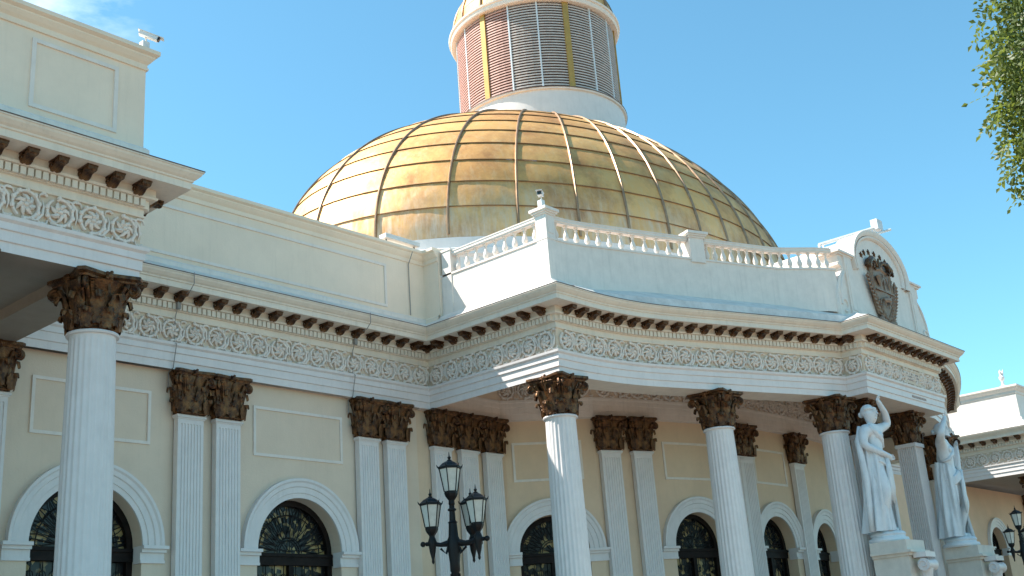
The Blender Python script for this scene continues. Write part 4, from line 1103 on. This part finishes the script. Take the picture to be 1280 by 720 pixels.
def street_lamp(loc, label, rz):
    root = thing('street_lamp', label, 'street lamp', loc, rz, 'cast iron street lamps in front of the palace')
    H = 4.75-.97+.55   # top of the post
    p = MB(); p.lathe([(.26, 0), (.26, .12), (.2, .16), (.18, .5), (.22, .56), (.12, .64), (.10, 1.1), (.13, 1.14), (.13, 1.2), (.085, 1.26), (.062, H-.98), (.075, H-.96), (.075, H-.84), (.10, H-.62), (.095, H-.5), (.075, H-.46), (.062, H-.26), (.075, H-.25), (.048, H-.22), (.042, H-.08), (.065, H-.07), (.065, H-.05), (.04, H-.03), (.04, H)], 20)
    for k in range(10):
        a = 2*PI*k/10; p.tube([(.09*math.cos(a), .09*math.sin(a), 1.3), (.068*math.cos(a), .068*math.sin(a), H-1.0)], .010, 5)
    p.build('post', 'iron', root, True)
    zb = H-.52
    for a, L_ in ((PI, .32), (R(-20), .40), (R(40), .36)):
        ca, sa = math.cos(a), math.sin(a); am = MB(); T = lambda r, z: (r*ca, r*sa, z)
        am.tube([T(.08, zb-.03), T(.2, zb-.045), T(L_, zb-.02), T(L_+.10, zb-.02)], [.05, .032, .036, .03], 8)
        am.ball(T(L_+.14, zb-.02), .042, 8); am.tube([T(.05, zb+.02), T(.12, zb-.18), T(.2, zb-.10)], .02, 6)
        am.lathe([(.006, -.32), (.022, -.29), (.018, -.25), (.045, -.14), (.055, -.06), (.07, 0), (.05, .06), (.035, .08)], 10, T(L_, zb))
        am.build('arm', 'iron', root, True)
        lamp_head(root, T(L_, zb+.0), .95)
    lamp_head(root, (0, 0, H-.02), 1.0)
    return root
p1 = rayp(561, 565, 17.6)
L1 = street_lamp((p1.x, p1.y, p1.z-4.75-.53), 'black cast iron street lamp with four lanterns in front of the cream wing', 0)
L1.location.z = p1.z-(4.33+.82)
L1.rotation_euler.z = math.atan2(rt.y, rt.x)
p2 = rayp(1267.5, 632, 39)
L2_ = copy_tree(L1); L2_.location = (p2.x, p2.y, p2.z-5.15); L2_['label'] = 'distant black cast iron street lamp at the right edge, before the peach arched wall'
for o in (L1, L2_):
    m = MB(); zb = o.location.z; m.lathe([(.34, -1.6-zb-.01 if False else -.35), (.34, 0), (.26, .001)], 20); m.build('footing', 'stoneped', o)

# ------------------------------------------------------------------ cameras, floodlights on the roof line
def cctv(loc, yaw, tilt, label, L=.5, r=.085, post=.3):
    root = thing('security_camera', label, 'security camera', loc)
    pm = MB(); pm.box(-.07, .07, -.07, .07, 0, post*.8); pm.tube([(.05, 0, 0), (.06, .02, post), (.0, 0, post+.12)], .018, 6); pm.build('bracket', 'camw', root)
    hm = MB(); d = Vector((math.cos(yaw)*math.cos(tilt), math.sin(yaw)*math.cos(tilt), math.sin(tilt))); s_ = Vector((-math.sin(yaw), math.cos(yaw), 0)); u = d.cross(s_)*-1
    if u.z < 0: u = -u
    c = Vector((0, 0, post+.14)); T = lambda x, y, z: tuple(c+d*x+s_*y+u*z)
    hm.box(-.1, L-.1, -r, r, -r*.75, r*.6, T); hm.box(-.14, L, -r*1.2, r*1.2, r*.62, r*.85, T); hm.build('housing', 'camw', root)
    lm = MB(); lm.box(L-.102, L-.07, -r*.8, r*.8, -r*.6, r*.5, T); lm.build('lens', 'lens', root)
    return root
cctv((10.12, 17.34, 11.555), R(-38), R(-22), 'security camera on a bracket at the parapet corner of the near pavilion', .36, .055, .17)
cctv((BX+.25, BY+.32, 11.66), R(-150), R(-6), 'small white security camera on the corner pedestal of the balustrade', .26, .07, .22)
def floodlight(loc, rz, label, L=1.2):
    root = thing('floodlight', label, 'floodlight', loc, rz)
    m = MB(); m.box(-L/2, L/2, -.14, .14, .18, .22); m.box(-L/2, L/2, -.13, .13, .10, .178); m.build('housing', 'camw', root)
    s = MB()
    for x in (-L/2+.12, L/2-.12): s.tube([(x, 0, .1), (x+.04, 0, -.0)], .018, 6); s.box(x-.08, x+.1, -.06, .06, -.01, .01)
    s.build('bracket', 'iron', root)
    return root
floodlight((21.05, 22.15, 11.57), R(0), 'flat white floodlight lying on the parapet at the inner corner below the dome', 1.3)
ff = thing('floodlight_beam', 'white steel beam carrying a box floodlight over the scrolled gable', 'floodlight', (33.2, 15.9, 12.4))
m = MB()
base_ = Vector((33.2, 15.9, 12.4))
a_ = rayp(1024, 306, 36.9)-base_; b_ = rayp(1096, 284, 39)-base_; c1_ = rayp(1026, 312, 36.6)-base_; d1_ = rayp(1113, 287, 39.4)-base_
m.tube([a_, b_], .06, 6); m.tube([c1_, d1_], .045, 6)
for t in (.05, .35, .65, .9):
    m.tube([a_.lerp(b_, t), c1_.lerp(d1_, t*.9)], .03, 5)
m.tube([a_, a_+Vector((0, 0, -1.2))], .045, 6); m.tube([b_.lerp(a_, .3), b_.lerp(a_, .3)+Vector((0, 0, -1.6))], .045, 6)
m.build('beam', 'camw', ff)
m = MB(); m.box(b_.x-.2, b_.x+.22, b_.y-.12, b_.y+.12, b_.z-.12, b_.z+.24); m.build('lamp_box', 'camw', ff)

# ------------------------------------------------------------------ tree at the upper right corner
tree = thing('tree', 'leafy green tree reaching in at the upper right corner', 'tree', (15.5, 1.0, -1.6))
tp = Vector(tree.location)
tk = MB(); tk.tube([(0, 0, 0), (.05, .1, 2), (-.1, .2, 4.5), (.0, .4, 6.5), (.1, .7, 8.5), (.0, .9, 10.5)], [.34, .27, .23, .19, .14, .06], 12)
centers = []
for px, py, dist, rad in [(1262, 20, 13, .42), (1285, 60, 13, .5), (1264, 62, 12.6, .26), (1275, 100, 13, .36), (1258, 122, 13, .24), (1288, 140, 13, .45), (1276, 165, 13.2, .22), (1300, 190, 13, .45), (1278, 178, 12.8, .14), (1292, 212, 13, .20), (1284, 232, 13, .12), (1280, 90, 13.4, .3), (1268, 135, 13.3, .26), (1320, 100, 13.5, .8), (1340, 10, 13.5, .9), (1290, -20, 13.2, .6), (1268, -15, 13, .3), (1360, 180, 14, .8), (1400, 60, 14.5, 1.0), (1420, 200, 14.5, .9), (1360, -80, 14, 1.0), (1460, -20, 15, 1.2), (1480, 140, 15.5, 1.1), (1300, -90, 14, .7)]:
    centers.append((rayp(px, py, dist)-tp, rad))
for k in range(12):
    centers.append((Vector((random.uniform(-1.0, 3.0), random.uniform(-3.0, .5), random.uniform(8.5, 13))), random.uniform(.7, 1.2)))
for c, r in centers:
    s = Vector((0, .5, random.uniform(6.0, 8.5))); mid = s.lerp(c, .5)+Vector((0, 0, .35))
    tk.tube([s, s.lerp(mid, .5), mid, mid.lerp(c, .6), c], [.07, .055, .04, .025, .012], 6)
tk.build('trunk', 'bark', tree, True)
lf = MB()
for c, r in centers:
    nt = int(38*r*r/.16)+9
    nt = min(nt, 260)
    for q in range(nt):
        d = Vector((random.gauss(0, 1), random.gauss(0, 1), random.gauss(0, 1))).normalized()*r*random.random()**.45
        tip = c+d; ax = (d*.6+Vector((random.gauss(0, .5), random.gauss(0, .5), -.5-random.random()*.5))).normalized()
        sd = ax.cross(Vector((random.gauss(0, 1), random.gauss(0, 1), random.gauss(0, 1)))).normalized()
        for j in range(7):      # a twig of leaflets
            s_ = (1 if j % 2 else -1); b = tip+ax*(.04*j); dd = (ax*.55+sd*s_).normalized() if j < 6 else ax
            l_ = random.uniform(.06, .10); w = dd.cross(ax); w = (w.normalized() if w.length > .01 else sd)
            w = w.cross(dd).normalized()*l_*.30
            nrm = dd.cross(w).normalized()*l_*.12
            lf.add([b, b+dd*l_*.45+w+nrm, b+dd*l_, b+dd*l_*.45-w+nrm], [(0, 1, 2), (0, 2, 3)])
lf.build('crown', 'leaf', tree)

# ------------------------------------------------------------------ move building origins to their base without moving geometry
bpy.context.view_layer.update()
for r in (wing, hall, far):
    inv = Vector(r.location)
    for ch in r.children: ch.location = Vector(ch.location)-inv
